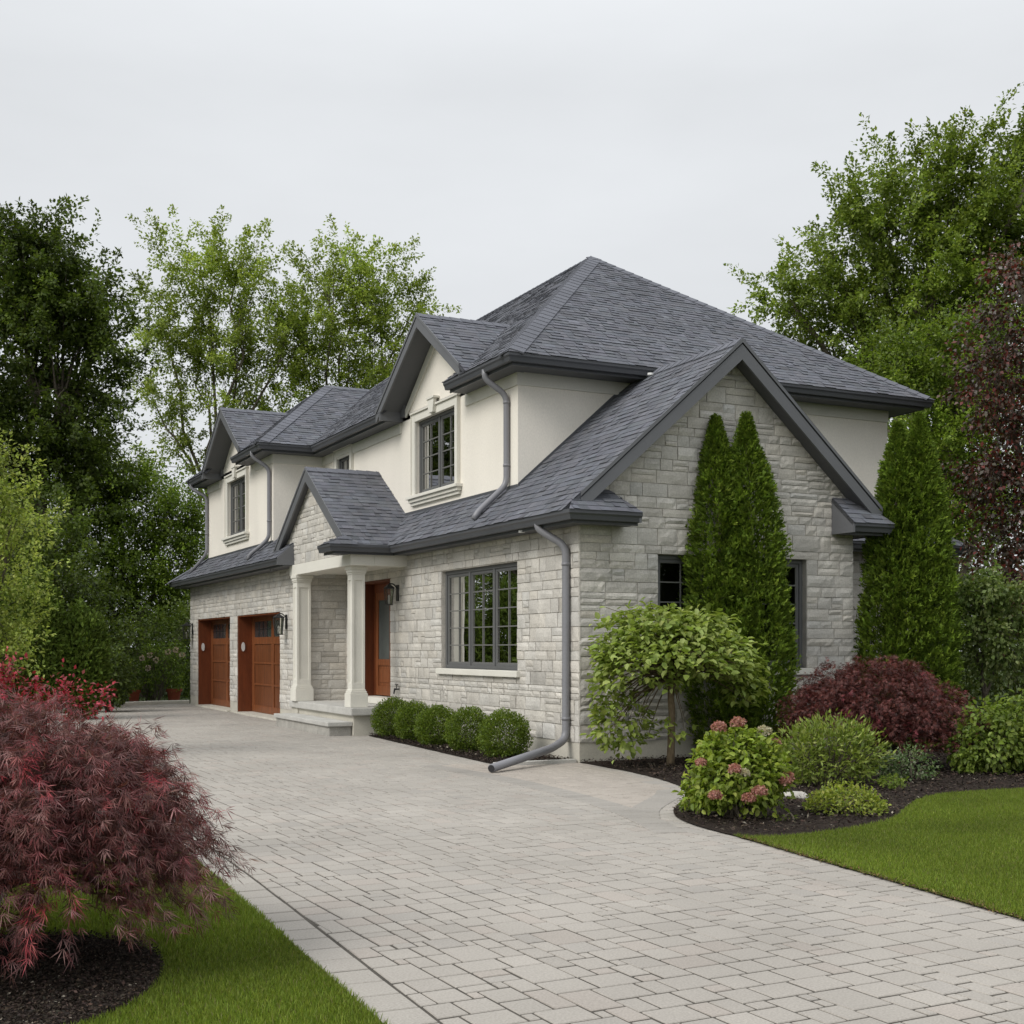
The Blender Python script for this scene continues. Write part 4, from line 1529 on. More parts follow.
# ------------------------------------------------------------------ wall lanterns
def lantern(x, y, z, label, h=.40, w=.17):
    r = empty('wall_lantern', (x, y, z), label, 'lantern', 'black iron wall lanterns')
    m = MB()
    m.bbox((x, y - .055, z - .12), (x - .02, y + .055, z + .17), .005)
    m.tube(rounded([(x - .01, y, z + .10), (x - .09, y, z + .19), (x - .17, y, z + .19), (x - .17, y, z + .15)], .04), .011, 8)
    m.build('bracket', M['black'], r)
    cx = x - .17
    m = MB()
    a, b = w / 2, w / 2 - .022
    zt, zb = z + .10, z + .10 - h * .72
    for sx in (-1, 1):
        for sy in (-1, 1):
            m.tube([(cx + sx * a, y + sy * a, zt), (cx + sx * b, y + sy * b, zb)], .008, 4)
    m.bbox((cx - b - .012, y - b - .012, zb - .018), (cx + b + .012, y + b + .012, zb), .004)
    m.bbox((cx - a - .012, y - a - .012, zt), (cx + a + .012, y + a + .012, zt + .016), .004)
    m.add([(cx - a - .012, y - a - .012, zt + .016), (cx + a + .012, y - a - .012, zt + .016), (cx + a + .012, y + a + .012, zt + .016), (cx - a - .012, y + a + .012, zt + .016),
           (cx - .02, y - .02, zt + .075), (cx + .02, y - .02, zt + .075), (cx + .02, y + .02, zt + .075), (cx - .02, y + .02, zt + .075)],
          [(0, 1, 5, 4), (1, 2, 6, 5), (2, 3, 7, 6), (3, 0, 4, 7), (4, 5, 6, 7)])
    m.build('cage', M['black'], r)
    m = MB()
    q, p = a - .006, b - .006
    v = [(cx - p, y - p, zb), (cx + p, y - p, zb), (cx + p, y + p, zb), (cx - p, y + p, zb), (cx - q, y - q, zt), (cx + q, y - q, zt), (cx + q, y + q, zt), (cx - q, y + q, zt)]
    m.add(v, [(0, 1, 5, 4), (1, 2, 6, 5), (2, 3, 7, 6), (3, 0, 4, 7)])
    m.build('glass', M['lampglass'], r, fix=False)
    m = MB()
    m.tube([(cx, y, zb), (cx, y, zb + .1)], .018, 8)
    m.tube([(cx, y, zb + .1), (cx, y, zb + .13), (cx, y, zb + .17)], [.014, .022, .006], 8)
    m.build('bulb', M['white'], r, smooth=True)
    return r


lantern(-.868, 19.45, 2.0, 'black wall lantern left of the far garage door', .45, .17)
lantern(-.868, 10.62, 2.02, 'black wall lantern between the near garage door and the porch column', .45, .17)
lantern(-.018, 6.56, 2.46, 'black wall lantern on the stone beside the front door', .38, .13)

# ================================================================== PLANTS


def shell_leaves(rng, lobes, n, leaf, aspect, cols, shape, rmin=.7, rmax=1.05, out=.6, droop=.3, upn=.7, lump=.14, lfreq=2.2, keep=-.35, var=.2, zmin=None):
    """Leaves through the outer part of several ellipsoids, with lumps and gaps."""
    tot = sum(l[1][0] * l[1][2] for l in lobes)
    Ps, Ds, Ns, Cs, Ls = [], [], [], [], []
    for (c, r) in lobes:
        c, r = np.array(c, float), np.array(r, float)
        m = int(n * r[0] * r[2] / tot)
        d = unit(rng, m)
        off = rng.uniform(0, 50)
        nz = np.array([noise.noise(Vector((q[0] * lfreq + off, q[1] * lfreq, q[2] * lfreq))) for q in d])
        nz2 = np.array([noise.noise(Vector((q[0] * lfreq * 2.6 + off, q[1] * lfreq * 2.6, q[2] * lfreq * 2.6))) for q in d])
        rad = rng.uniform(rmin, rmax, m) ** .8 * (1 + lump * nz * 1.6 + lump * .7 * nz2)
        k = nz2 > keep
        P = c + d * r * rad[:, None]
        if zmin is not None: k &= P[:, 2] > zmin + rng.uniform(0, .06, m)
        P, d, nzk = P[k], d[k], nz[k]
        m = len(P)
        D = d * out + rng.normal(size=(m, 3)) * .5 - np.array([0, 0, droop])
        N_ = d * .6 + rng.normal(size=(m, 3)) * .4 + np.array([0, 0, upn])
        Ps.append(P); Ds.append(D); Ns.append(N_)
        Cs.append(pick_cols(rng, m, cols, var) * (1 + .25 * nzk)[:, None])
        Ls.append(leaf * rng.uniform(.6, 1.3, m))
    P = np.concatenate(Ps); L = np.concatenate(Ls)
    return leaf_mesh('foliage', P, np.concatenate(Ds), np.concatenate(Ns), L, L * aspect, np.concatenate(Cs), shape)


def stems(mb, base, tips, r0, r1, rng, sag=.05, seg=5, col=(1, 1, 1)):
    for t in tips:
        mb.tube(curve_pts(base + rng.normal(size=3) * np.array([.04, .04, 0]), t, sag, 5, rng, .012), [r0, r0 * .8, r0 * .6, r0 * .45, r1], seg, col, cap=False)


def shrub(name, label, cat, base, lobes, n, leaf, aspect, cols, seed, mat='leaf', shape='rhomb', group=None, nst=9, **kw):
    rng = np.random.default_rng(seed)
    base = np.array([base[0], base[1], 0.0])
    root = empty(name, tuple(base), label, cat, group)
    link('foliage', shell_leaves(rng, lobes, n, leaf, aspect, cols, shape, **kw), M[mat], root)
    mb = MB()
    tips = []
    for (c, r) in lobes:
        for _ in range(nst):
            d = unit(rng, 1)[0]; d[2] = abs(d[2])
            tips.append(np.array(c) + d * np.array(r) * .8)
    stems(mb, base, tips, .012, .003, rng)
    mb.build('stem', M['bark'], root, fix=False)
    return root


# ---- five clipped balls under the front window
def boxwood(x, y, r, rz, seed, label):
    c = (x, y, rz * .92)
    return shrub('boxwood_ball', label, 'shrub', (x, y), [(c, (r, r, rz))], 11000, .030, .55,
                 [(.125, .18, .018), (.10, .15, .015), (.155, .21, .026), (.07, .11, .012)], seed, 'leaf', group='clipped boxwood balls along the front wall',
                 rmin=.55, rmax=1.05, out=.8, droop=-.15, upn=.3, lump=.085, lfreq=2.6, keep=-.6, nst=6)


boxwood(-.62, .98, .35, .34, 301, 'round clipped boxwood nearest the downspout, largest of its row')
boxwood(-.60, 2.20, .33, .33, 302, 'round clipped boxwood second from the downspout')
boxwood(-.60, 3.38, .34, .32, 303, 'round clipped boxwood in the middle of the row of five')
boxwood(-.54, 4.46, .32, .33, 304, 'round clipped boxwood second from the porch slab')
boxwood(-.48, 5.60, .35, .34, 305, 'round clipped boxwood against the porch slab')


# ---- twin-tipped evergreens
def arborvitae(x, y, spires, n, seed, label):
    rng = np.random.default_rng(seed)
    root = empty('arborvitae', (x, y, 0), label, 'evergreen', 'twin-tipped evergreens by the gable')
    Ps, Ds, Ns, Cs, Ls = [], [], [], [], []
    prof_t = np.array([0, .05, .15, .3, .45, .6, .75, .88, .95, 1.0])
    prof_r = np.array([.74, .88, .97, 1.0, .93, .80, .58, .31, .13, .01])
    cols = [(.120, .182, .019), (.098, .152, .017), (.160, .226, .027), (.066, .108, .012)]
    for (b0, b1, r, h) in spires:
        t = rng.uniform(0, 1, n) ** .92
        az = rng.uniform(0, 2 * math.pi, n)
        off = rng.uniform(0, 90)
        nz = np.array([noise.noise(Vector((math.cos(a) * 1.6 + off, math.sin(a) * 1.6, q * h * 1.5))) for a, q in zip(az, t)])
        nz2 = np.array([noise.noise(Vector((math.cos(a) * 4 + off, math.sin(a) * 4, q * h * 3.6))) for a, q in zip(az, t)])
        nz3 = np.array([noise.noise(Vector((math.cos(a) * 8 + off, math.sin(a) * 8, q * h * 7.5))) for a, q in zip(az, t)])
        rr = np.interp(t, prof_t, prof_r) * r * (1 + .17 * nz + .18 * nz2 + .19 * nz3)
        depth = 1 - rng.uniform(0, 1, n) ** 2 * .38
        depth *= 1 + np.where(rng.random(n) < .14, rng.uniform(0, .16, n), 0)
        rad = rr * depth
        o = np.stack([np.cos(az), np.sin(az), np.zeros(n)], 1)
        ofs = b0 + (b1 - b0) * t
        P = np.stack([x + ofs * RT[0] + o[:, 0] * rad, y + ofs * RT[1] + o[:, 1] * rad, t * h + .05], 1)
        k = nz2 > -.62
        nz2 = nz2 * .6 + nz3 * .7
        P, o, nz2, t = P[k], o[k], nz2[k], t[k]
        m = len(P)
        spr = o * rng.uniform(.35, .9, (m, 1)) + np.array([0, 0, 1]) * rng.uniform(.25, 1.0, (m, 1)) + rng.normal(size=(m, 3)) * .25
        spr /= np.linalg.norm(spr, axis=1, keepdims=True)
        flat = np.cross(spr, rng.normal(size=(m, 3)))
        flat /= np.linalg.norm(flat, axis=1, keepdims=True)
        base_c = pick_cols(rng, m, cols, .16) * np.clip(1 + .65 * nz2, .4, 1.7)[:, None]
        for q in range(8):
            ang = rng.uniform(-.75, .75, (m, 1))
            D = spr * np.cos(ang) + flat * np.sin(ang) + rng.normal(size=(m, 3)) * .1
            s_ = rng.uniform(0, .075, (m, 1))
            Ps.append(P + spr * s_)
            Ds.append(D)
            Ns.append(np.cross(spr, flat) + rng.normal(size=(m, 3)) * .2)
            Cs.append(base_c * rng.uniform(.8, 1.25, (m, 1)))
            Ls.append(rng.uniform(.025, .062, m) * np.interp(t, [0, .85, 1], [1, 1, .6]))
    L = np.concatenate(Ls)
    link('foliage', leaf_mesh('foliage', np.concatenate(Ps), np.concatenate(Ds), np.concatenate(Ns), L, L * .34, np.concatenate(Cs), 'rhomb'), M['needle'], root)
    tm = MB()
    for (b0, b1, r, h) in spires:
        tm.tube([(x + b0 * .4 * RT[0], y + b0 * .4 * RT[1], -.05), (x + b0 * RT[0], y + b0 * RT[1], h * .4), (x + b1 * RT[0], y + b1 * RT[1], h * .93)], [.06, .045, .01], 7)
    tm.build('trunk', M['bark'], root, smooth=True, fix=False)
    return root


p = at(739, HOR, 17.45)
arborvitae(p[0], p[1], [(-.20, -.32, .50, 4.60), (.20, .10, .53, 4.64)], 15000, 401, 'tall twin-tipped evergreen covering the middle of the gable window')
p = at(908, HOR, 18.75)
arborvitae(p[0], p[1], [(-.22, -.15, .47, 4.74), (.20, .17, .49, 4.88)], 17000, 402, 'tall twin-tipped evergreen past the right end of the gable wall')

# ---- standard tree with an umbrella of broad pale leaves
rng = np.random.default_rng(77)
cx, cy = .74, -1.02
root = empty('umbrella_tree', (cx, cy, 0), 'small standard tree with an umbrella of broad pale green leaves by the house corner', 'tree')


def umb(c, r, n, lo=-.25):
    d = unit(rng, n)
    d[:, 2] = np.where(d[:, 2] < lo, -d[:, 2], d[:, 2])
    nz = np.array([noise.noise(Vector((q[0] * 2.4 + c[0], q[1] * 2.4, q[2] * 2.4))) for q in d])
    rad = rng.uniform(.62, 1.03, n) * (1 + .2 * nz)
    rad *= np.where(rng.random(n) < .09, rng.uniform(1.03, 1.2, n), 1)
    P = np.array(c) + d * np.array(r) * rad[:, None]
    D = d * np.array([1, 1, .2]) * .8 + rng.normal(size=(n, 3)) * .4 - np.array([0, 0, .16])
    N_ = d * .35 + rng.normal(size=(n, 3)) * .3 + np.array([0, 0, 1.1])
    return P, D, N_, nz


parts = []
for (u, v, d, ru, rv, n, lo) in ((675, 668, 16.0, 80, 50, 1900, -.12), (638, 670, 15.8, 46, 44, 750, -.5), (716, 674, 15.9, 44, 34, 560, -.3), (655, 628, 16.0, 46, 24, 420, -.2), (700, 632, 15.9, 36, 22, 260, -.2), (740, 660, 15.8, 18, 16, 40, -1), (712, 616, 15.8, 12, 10, 24, -1), (612, 640, 15.9, 22, 26, 150, -1),
                                 (622, 722, 15.9, 30, 34, 330, -1), (745, 684, 16.0, 24, 22, 110, -1), (672, 728, 15.7, 22, 14, 40, -1), (608, 690, 15.9, 16, 26, 120, -1), (606, 722, 15.9, 12, 22, 60, -1)):
    c, r, _ = lobe(u, v, d, ru, rv, 1)
    parts.append(umb(c, r, n, lo))
P = np.concatenate([q[0] for q in parts]); n = len(P)
L = rng.uniform(.065, .125, n)
Cc = pick_cols(rng, n, [(.27, .335, .08), (.23, .295, .062), (.33, .39, .12), (.175, .23, .045)], .16) * (1 + .2 * np.concatenate([q[3] for q in parts]))[:, None]
link('crown', leaf_mesh('crown', P, np.concatenate([q[1] for q in parts]), np.concatenate([q[2] for q in parts]), L, L * .66, Cc, 'broad', .12), M['leaf'], root)
m = MB()
m.tube(curve_pts((cx, cy, -.05), (cx + .02, cy, 1.15), 0, 6, rng, .012), [.055, .05, .047, .045, .043, .04], 9, (1.5, 1.35, 1.1))
for i in range(0, n, 26):
    m.tube(curve_pts((cx + .02, cy, 1.12), P[i], .16, 6, rng, .02), [.02, .015, .011, .008, .005, .003], 4, (1, .9, .75), cap=False)
m.build('trunk', M['bark'], root, smooth=True, fix=False)


# ---- red laceleaf mounds
def laceleaf(name, label, base, dome, nb, groups, blades, Lr, Wr, cols, hot, hotp, seed, blen, zmin, group=None, trunk=.06, greyed=None):
    """A mushroom of cascading branchlets; every leaf is a hand of narrow drooping fingers."""
    rng = np.random.default_rng(seed)
    root = empty(name, (base[0], base[1], 0), label, 'maple', group)
    Ps, Ds, Ns, Cs, Ls = [], [], [], [], []
    wood = MB()
    b = np.array([base[0], base[1], 0.0])
    tot = sum(q[1][0] * q[1][2] for q in dome)
    for (c, r) in dome:
        c, r = np.array(c), np.array(r)
        n = int(nb * r[0] * r[2] / tot)
        d = unit(rng, n)
        d[:, 2] = np.where(d[:, 2] < -.15, -d[:, 2] * .8, d[:, 2])
        d /= np.linalg.norm(d, axis=1, keepdims=True)
        lump = np.array([noise.noise(Vector((q[0] * 2.3 + seed, q[1] * 2.3, q[2] * 3.2))) for q in d])
        rad = (rng.uniform(0, 1, n) ** .55 * .5 + .5) * (1 + .16 * lump)
        S = c + d * r * rad[:, None]
        for j in range(n):
            if j % 5 == 0:
                wood.tube(curve_pts(b + [0, 0, .35], S[j], .12, 6, rng, .03), [.02, .014, .010, .007, .005, .003], 4, (.7, .45, .4), cap=False)
        dirs = d * np.array([1, 1, .25]) + rng.normal(size=(n, 3)) * .22 + np.array([0, 0, .12])
        dirs /= np.linalg.norm(dirs, axis=1, keepdims=True)
        bl = blen * rng.uniform(.5, 1.3, n)
        ishot = (noise_arr(d, 3.4, seed + 7) > .42) & (rng.random(n) < hotp) & (rad > .78)
        k = np.repeat(np.arange(n), groups)
        t = rng.uniform(0, 1, (len(k), 1))
        G = S[k] + dirs[k] * bl[k][:, None] * t + np.array([0, 0, -1]) * (bl[k][:, None] * .7 * t ** 2) + rng.normal(size=(len(k), 3)) * .018
        ax = dirs[k] * .55 + np.array([0, 0, -1]) * (.15 + .75 * t) + rng.normal(size=(len(k), 3)) * .35
        ax /= np.linalg.norm(ax, axis=1, keepdims=True)
        sd = np.cross(ax, rng.normal(size=(len(k), 3)) * .5 + np.array([0, 0, 1]))
        sd /= np.linalg.norm(sd, axis=1, keepdims=True)
        cc = pick_cols(rng, len(k), cols, .2) * (1 + .3 * lump[k])[:, None]
        hc = pick_cols(rng, len(k), hot, .2)
        cc = np.where(ishot[k][:, None], hc, cc)
        if zmin is not None:
            kk = G[:, 2] > zmin + rng.uniform(0, .1, len(G))
            G, ax, sd, cc = G[kk], ax[kk], sd[kk], cc[kk]
        for q in range(blades):
            a = (q / (blades - 1) - .5) * 1.5 + rng.normal(size=(len(G), 1)) * .12
            D = ax * np.cos(a) + sd * np.sin(a)
            Ps.append(G); Ds.append(D)
            Ns.append(np.cross(ax, sd) + rng.normal(size=(len(G), 3)) * .25)
            Cs.append(cc * rng.uniform(.85, 1.2, (len(G), 1)))
            Ls.append(rng.uniform(*Lr, len(G)) * (1 - .3 * abs(q / (blades - 1) - .5) * 2))
    L = np.concatenate(Ls)
    W = rng.uniform(*Wr, len(L))
    link('crown', leaf_mesh('crown', np.concatenate(Ps), np.concatenate(Ds), np.concatenate(Ns), L, W, np.concatenate(Cs), 'rhomb', .1), M['red'], root)
    cen = np.mean([q[0] for q in dome], axis=0)
    wood.tube(curve_pts(b - [0, 0, .05], b + [0.02, 0, .38], 0, 5, rng, .02), [trunk * 1.2, trunk, trunk * .9, trunk * .8, trunk * .7], 8, (.8, .7, .65))
    wood.build('trunk', M['bark'], root, smooth=True, fix=False)
    return root


def noise_arr(d, f, s):
    return np.array([noise.noise(Vector((q[0] * f + s, q[1] * f, q[2] * f))) for q in d])


def dome_at(u, v, d, ru, rv, sq=1.0):
    c, r, _ = lobe(u, v, d, ru, rv, 1)
    return (tuple(c), (r[0], r[0] * sq, r[2]))


laceleaf('weeping_maple', 'large weeping maple with fine purple-red foliage on the mulch ring beside the driveway', (-7.85, -8.35),
         [dome_at(15, 880, 6.0, 152, 172), dome_at(92, 848, 5.9, 72, 92), dome_at(-70, 850, 6.2, 140, 165), dome_at(60, 800, 6.0, 90, 84)], 1750, 20, 5, (.055, .105), (.0026, .0050),
         [(.118, .040, .036), (.084, .029, .027), (.155, .056, .052), (.27, .14, .13), (.056, .022, .019), (.18, .045, .048)], [(.42, .05, .07), (.34, .06, .07), (.32, .10, .10)], .95, 501, .31, .16)
c_, r_, _ = lobe(875, 720, 15.9, 1, 1, 1)
laceleaf('red_mound_maple', 'low rounded dark red maple mound in front of the right evergreen', gxy(880, 15.9)[:2],
         [dome_at(872, 728, 15.8, 72, 66), dome_at(928, 736, 15.7, 44, 48), dome_at(830, 720, 15.9, 32, 52), dome_at(880, 690, 15.9, 45, 30)], 1500, 18, 5, (.04, .075), (.0042, .0072),
         [(.085, .019, .016), (.060, .015, .012), (.115, .030, .024), (.042, .012, .010), (.14, .048, .040)], [(.16, .03, .035)], .5, 502, .30, .10)

# ---- crimson shrub behind the weeping maple
for (u, v, d, ru, rv, n, sd, lab) in ((70, 702, 8.6, 42, 14, 30, 510, 'crimson-leaved shrub poking above the weeping maple, by the driveway'), (2, 690, 8.2, 36, 24, 26, 511, 'crimson-leaved shrub at the picture edge behind the weeping maple')):
    tree('crimson_shrub', lab, 'shrub', gxy(u, d), [lobe(u, v, d, ru, rv, n)], .034, [(.30, .018, .035), (.22, .015, .03), (.40, .05, .075), (.16, .03, .03)], sd,
         group='crimson shrubs behind the weeping maple', per=22, trunk_r=.02, fork=.6, spread=.03, twig_len=.16, up=.7, mat='red', limb_col=(.8, .5, .45))
tree('crimson_shrub', 'thin bare twig with pink buds rising behind the weeping maple', 'shrub', gxy(14, 8.3), [lobe(13, 668, 8.3, 12, 14, 7)], .03, [(.40, .10, .10), (.30, .05, .06)], 512,
     group='crimson shrubs behind the weeping maple', per=9, trunk_r=.012, fork=.7, spread=.02, twig_len=.12, up=.6, mat='red', limb_col=(.8, .5, .45))

# ---- hydrangea with pink heads
hx, hy = gxy(738, 11.2)[:2]
hyd = shrub('hydrangea', 'bushy green hydrangea with dusty pink flower heads at the bed tip', 'shrub', (hx, hy),
            [dome_at(738, 775, 11.2, 44, 38), dome_at(716, 778, 11.2, 24, 34), dome_at(764, 778, 11.2, 26, 34), dome_at(735, 748, 11.2, 30, 20), dome_at(712, 748, 11.2, 12, 14), dome_at(766, 750, 11.2, 13, 14), dome_at(750, 742, 11.1, 12, 12), dome_at(697, 790, 11.3, 14, 18)], 5200, .058, .6,
            [(.25, .32, .045), (.205, .275, .036), (.31, .37, .07), (.145, .20, .027)], 520, shape='broad', rmin=.45, rmax=1.12, out=.6, droop=.15, upn=.9, lump=.2, keep=-.5, zmin=.03)
rng = np.random.default_rng(521)
for (u, v, dd, r, pale) in ((719, 732, -.1, .062, 0), (738, 728, 0, .066, 0), (764, 736, .05, .06, 1), (775, 748, .1, .042, 0), (701, 763, -.15, .04, 0), (735, 770, -.42, .05, 0),
                            (788, 777, .0, .05, 0), (715, 796, -.36, .05, 0), (749, 799, -.40, .055, 0), (760, 792, -.38, .058, 0), (786, 782, -.1, .05, 0), (745, 773, -.43, .03, 1)):
    c = at(u, v - (4 if v < 760 else 0), 11.2 + dd - (.14 if v > 755 else .03))
    n = 420
    d = unit(rng, n)
    d[:, 2] = np.where(d[:, 2] < -.4, -d[:, 2], d[:, 2])
    P = c + d * np.array([r, r, r * .8]) * rng.uniform(.8, 1.05, (n, 1))
    cols = [(.42, .20, .17), (.36, .15, .13), (.50, .30, .24), (.30, .14, .10)] if not pale else [(.46, .42, .30), (.40, .33, .24), (.5, .48, .36)]
    L = rng.uniform(.016, .028, n)
    link('flower_head', leaf_mesh('flower_head', P, rng.normal(size=(n, 3)), d + rng.normal(size=(n, 3)) * .3, L, L * .8, pick_cols(rng, n, cols, .15), 'rhomb', .1), M['leaf'], hyd)

# ---- the rest of the bed
shrub('upright_shrub', 'bushy light green shrub with narrow upright leaves between hydrangea and red mound', 'shrub', gxy(828, 13.9),
      [dome_at(828, 758, 13.9, 46, 34), dome_at(800, 755, 13.8, 26, 30), dome_at(858, 752, 13.9, 28, 28), dome_at(832, 735, 13.9, 34, 20)], 5200, .065, .36,
      [(.20, .255, .045), (.165, .215, .036), (.31, .36, .095), (.11, .155, .022)], 530, out=.9, droop=-.35, rmin=.45, rmax=1.12, lump=.18, zmin=.02)
shrub('golden_mound', 'low rounded mound of small golden green leaves at the lawn edge', 'plant', gxy(846, 11.55),
      [dome_at(846, 812, 11.5, 39, 28), dome_at(826, 812, 11.5, 22, 20), dome_at(868, 814, 11.4, 20, 18)], 4800, .034, .7,
      [(.26, .30, .045), (.21, .26, .04), (.32, .35, .07), (.15, .2, .03)], 531, rmin=.7, out=.4, droop=.0, lump=.1, keep=-.6, zmin=.015)
shrub('variegated_shrub', 'small shrub with white-edged grey green leaves below the red mound', 'shrub', gxy(908, 14.3),
      [dome_at(908, 768, 14.3, 28, 22), dome_at(890, 770, 14.2, 14, 16)], 1800, .04, .6, [(.08, .13, .04), (.06, .10, .03), (.26, .30, .18), (.11, .16, .06)], 532, rmin=.5, lump=.2, zmin=.02)
shrub('leafy_shrub', 'broad light green shrub right of the red mound at the lawn edge', 'shrub', gxy(992, 15.2),
      [dome_at(992, 740, 15.2, 38, 40), dome_at(1030, 735, 15.3, 42, 44), dome_at(968, 752, 15.1, 18, 26)], 5200, .07, .6,
      [(.165, .225, .035), (.14, .195, .03), (.21, .275, .055), (.095, .14, .02)], 533, shape='broad', rmin=.5, lump=.16, zmin=.02)
for (u, v, d, ru, rv, n, sd, lab) in ((784, 822, 11.0, 14, 7, 260, 540, 'tiny yellow green plant on the mulch right of the hydrangea foot'),
                                      (892, 781, 13.4, 15, 6, 300, 541, 'tiny yellow green plant on the mulch below the white-edged shrub'),
                                      (692, 806, 11.6, 13, 10, 260, 542, 'small pale green plant at the paving left of the hydrangea'),
                                      (650, 772, 15.9, 7, 7, 90, 543, 'seedling on the mulch left of the umbrella tree trunk')):
    shrub('bed_plant', lab, 'plant', gxy(u, d), [dome_at(u, v, d, ru, rv)], n, .04, .6, [(.20, .26, .04), (.15, .21, .035), (.12, .17, .03)], sd, group='small plants on the mulch', rmin=.3, lump=.2, zmin=.01, nst=3)
# pale flat rock
mb = MB()
bm = bmesh.new()
bmesh.ops.create_icosphere(bm, subdivisions=3, radius=1)
for v in bm.verts:
    n_ = 1 + .25 * noise.noise(v.co * 1.3) + .08 * noise.noise(v.co * 4)
    v.co = Vector((v.co.x * .16 * n_, v.co.y * .12 * n_, v.co.z * .05 * n_))
bm.verts.index_update()
q = gxy(795, 12.6)
mb.add([(v.co.x + q[0], v.co.y + q[1], v.co.z + .035) for v in bm.verts], [[v.index for v in f.verts] for f in bm.faces])
bm.free()
tag(mb.build('rock', M['rock'], smooth=True), 'pale flat rock on the mulch between the hydrangea and the golden mound', 'rock')

# ================================================================== TREES
DARK = [(.084, .120, .021), (.066, .096, .017), (.112, .152, .028), (.048, .072, .014)]
LIGHT = [(.255, .320, .058), (.21, .27, .048), (.31, .375, .075), (.155, .205, .035)]
MID = [(.150, .220, .028), (.120, .180, .023), (.195, .270, .038), (.088, .135, .018)]
YEL = [(.28, .33, .075), (.225, .275, .06), (.35, .395, .11), (.16, .205, .04)]

T = 'trees behind the house and drive'
tree('maple_tree', 'big dense dark green tree, tallest at the far left behind the hedge', 'tree', gxy(40, 40),
     [lobe(20, 298, 40, 55, 62, 90), lobe(-50, 368, 39, 80, 90, 110), lobe(65, 388, 40, 58, 80, 100), lobe(10, 458, 40, 80, 70, 100), lobe(90, 328, 40, 32, 45, 40),
      lobe(30, 240, 40, 34, 26, 34), lobe(90, 478, 40, 40, 60, 60), lobe(-10, 548, 40, 90, 70, 90), lobe(65, 298, 40, 36, 40, 40)], .14, DARK, 601, T, per=170, trunk_r=.4, spread=.09, twig_len=1.5, up=.4)
tree('poplar_tree', 'tall airy light green tree with bare slanting stems left of the far gable', 'tree', gxy(214, 50),
     [lobe(201, 277, 50, 44, 36, 27), lobe(161, 322, 50, 32, 50, 20), lobe(241, 312, 50, 44, 48, 28), lobe(201, 362, 50, 55, 45, 28), lobe(154, 402, 50, 34, 45, 14), lobe(246, 392, 50, 40, 46, 19),
      lobe(286, 332, 50, 26, 44, 14), lobe(176, 452, 50, 40, 40, 9), lobe(241, 262, 50, 26, 18, 11)], .132, LIGHT, 602, T, per=225, trunk_r=.17, fork=.5, spread=.09, twig_len=1.9, up=.7, inner=.6)
tree('poplar_tree', 'airy light green tree rising behind the middle of the roof', 'tree', gxy(335, 52),
     [lobe(325, 288, 52, 44, 36, 28), lobe(380, 305, 52, 44, 40, 27), lobe(300, 340, 52, 40, 45, 25), lobe(350, 360, 52, 58, 45, 34), lobe(395, 350, 52, 30, 40, 14), lobe(310, 400, 52, 48, 40, 22), lobe(365, 400, 52, 40, 40, 19),
      lobe(362, 265, 52, 26, 12, 9), lobe(415, 305, 52, 14, 20, 6)], .132, LIGHT, 603, T, per=225, trunk_r=.17, fork=.45, spread=.09, twig_len=1.9, up=.7, inner=.6)
tree('maple_tree', 'mid green tree filling the gap left of the garage, bright at its top', 'tree', gxy(150, 41),
     [lobe(165, 510, 41, 40, 42, 70), lobe(190, 570, 41, 24, 50, 44), lobe(130, 560, 41, 46, 56, 90), lobe(110, 490, 41, 36, 40, 44), lobe(150, 620, 41, 46, 50, 80), lobe(195, 640, 41, 30, 50, 50), lobe(90, 590, 41, 40, 60, 70), lobe(50, 640, 40, 60, 50, 80)], .11, MID, 604, T,
     per=140, trunk_r=.22, spread=.12, twig_len=1.3)
tree('young_tree', 'young yellow green tree at the left edge of the picture', 'tree', gxy(-8, 17),
     [lobe(-16, 492, 17, 32, 40, 36), lobe(12, 522, 17, 26, 34, 26), lobe(-4, 582, 17, 42, 50, 52), lobe(-46, 622, 17, 50, 70, 60), lobe(9, 642, 17, 28, 34, 26), lobe(-4, 462, 17, 12, 20, 10)], .06, YEL, 605, T,
     per=75, trunk_r=.06, spread=.05, twig_len=.6, up=.6)
tree('oak_tree', 'dark tree behind the hedge at the far left, below the tallest tree', 'tree', gxy(40, 32),
     [lobe(30, 600, 32, 60, 60, 70), lobe(-30, 560, 32, 60, 80, 70), lobe(80, 640, 32, 40, 40, 40), lobe(60, 560, 33, 50, 50, 50)], .11, DARK, 606, T, per=140, trunk_r=.2, spread=.12, twig_len=1.2)


def cedar(u, d, w, vtop, seed, label, n=5200):
    x, y = gxy(u, d)[:2]
    h = CAM[2] + (HOR - vtop) / FPX * d
    r = w * d / FPX
    rng = np.random.default_rng(seed)
    root = empty('hedge_cedar', (x, y, 0), label, 'evergreen', 'cedars of the far hedge')
    lobes = [((x, y, h * .52), (r, r, h * .52))]
    me = shell_leaves(rng, lobes, n * 3, .11, .42, [(.085, .128, .018), (.068, .104, .015), (.11, .16, .024)], 'rhomb', rmin=.6, rmax=1.02, out=.6, droop=-.5, upn=.0, lump=.1, lfreq=3.2, keep=-.6, zmin=0)
    link('foliage', me, M['needle'], root)
    t = MB(); t.tube([(x, y, -.05), (x, y, h * .8)], [.07, .02], 6)
    t.build('trunk', M['bark'], root, fix=False)


cedar(82, 27, 25, 612, 611, 'rounded hedge cedar right of the taller hedge, above the crimson shrub')
cedar(36, 26.5, 28, 578, 612, 'tall hedge cedar behind the twig with pink buds')
cedar(-14, 26, 30, 590, 613, 'hedge cedar at the left edge behind the young tree')


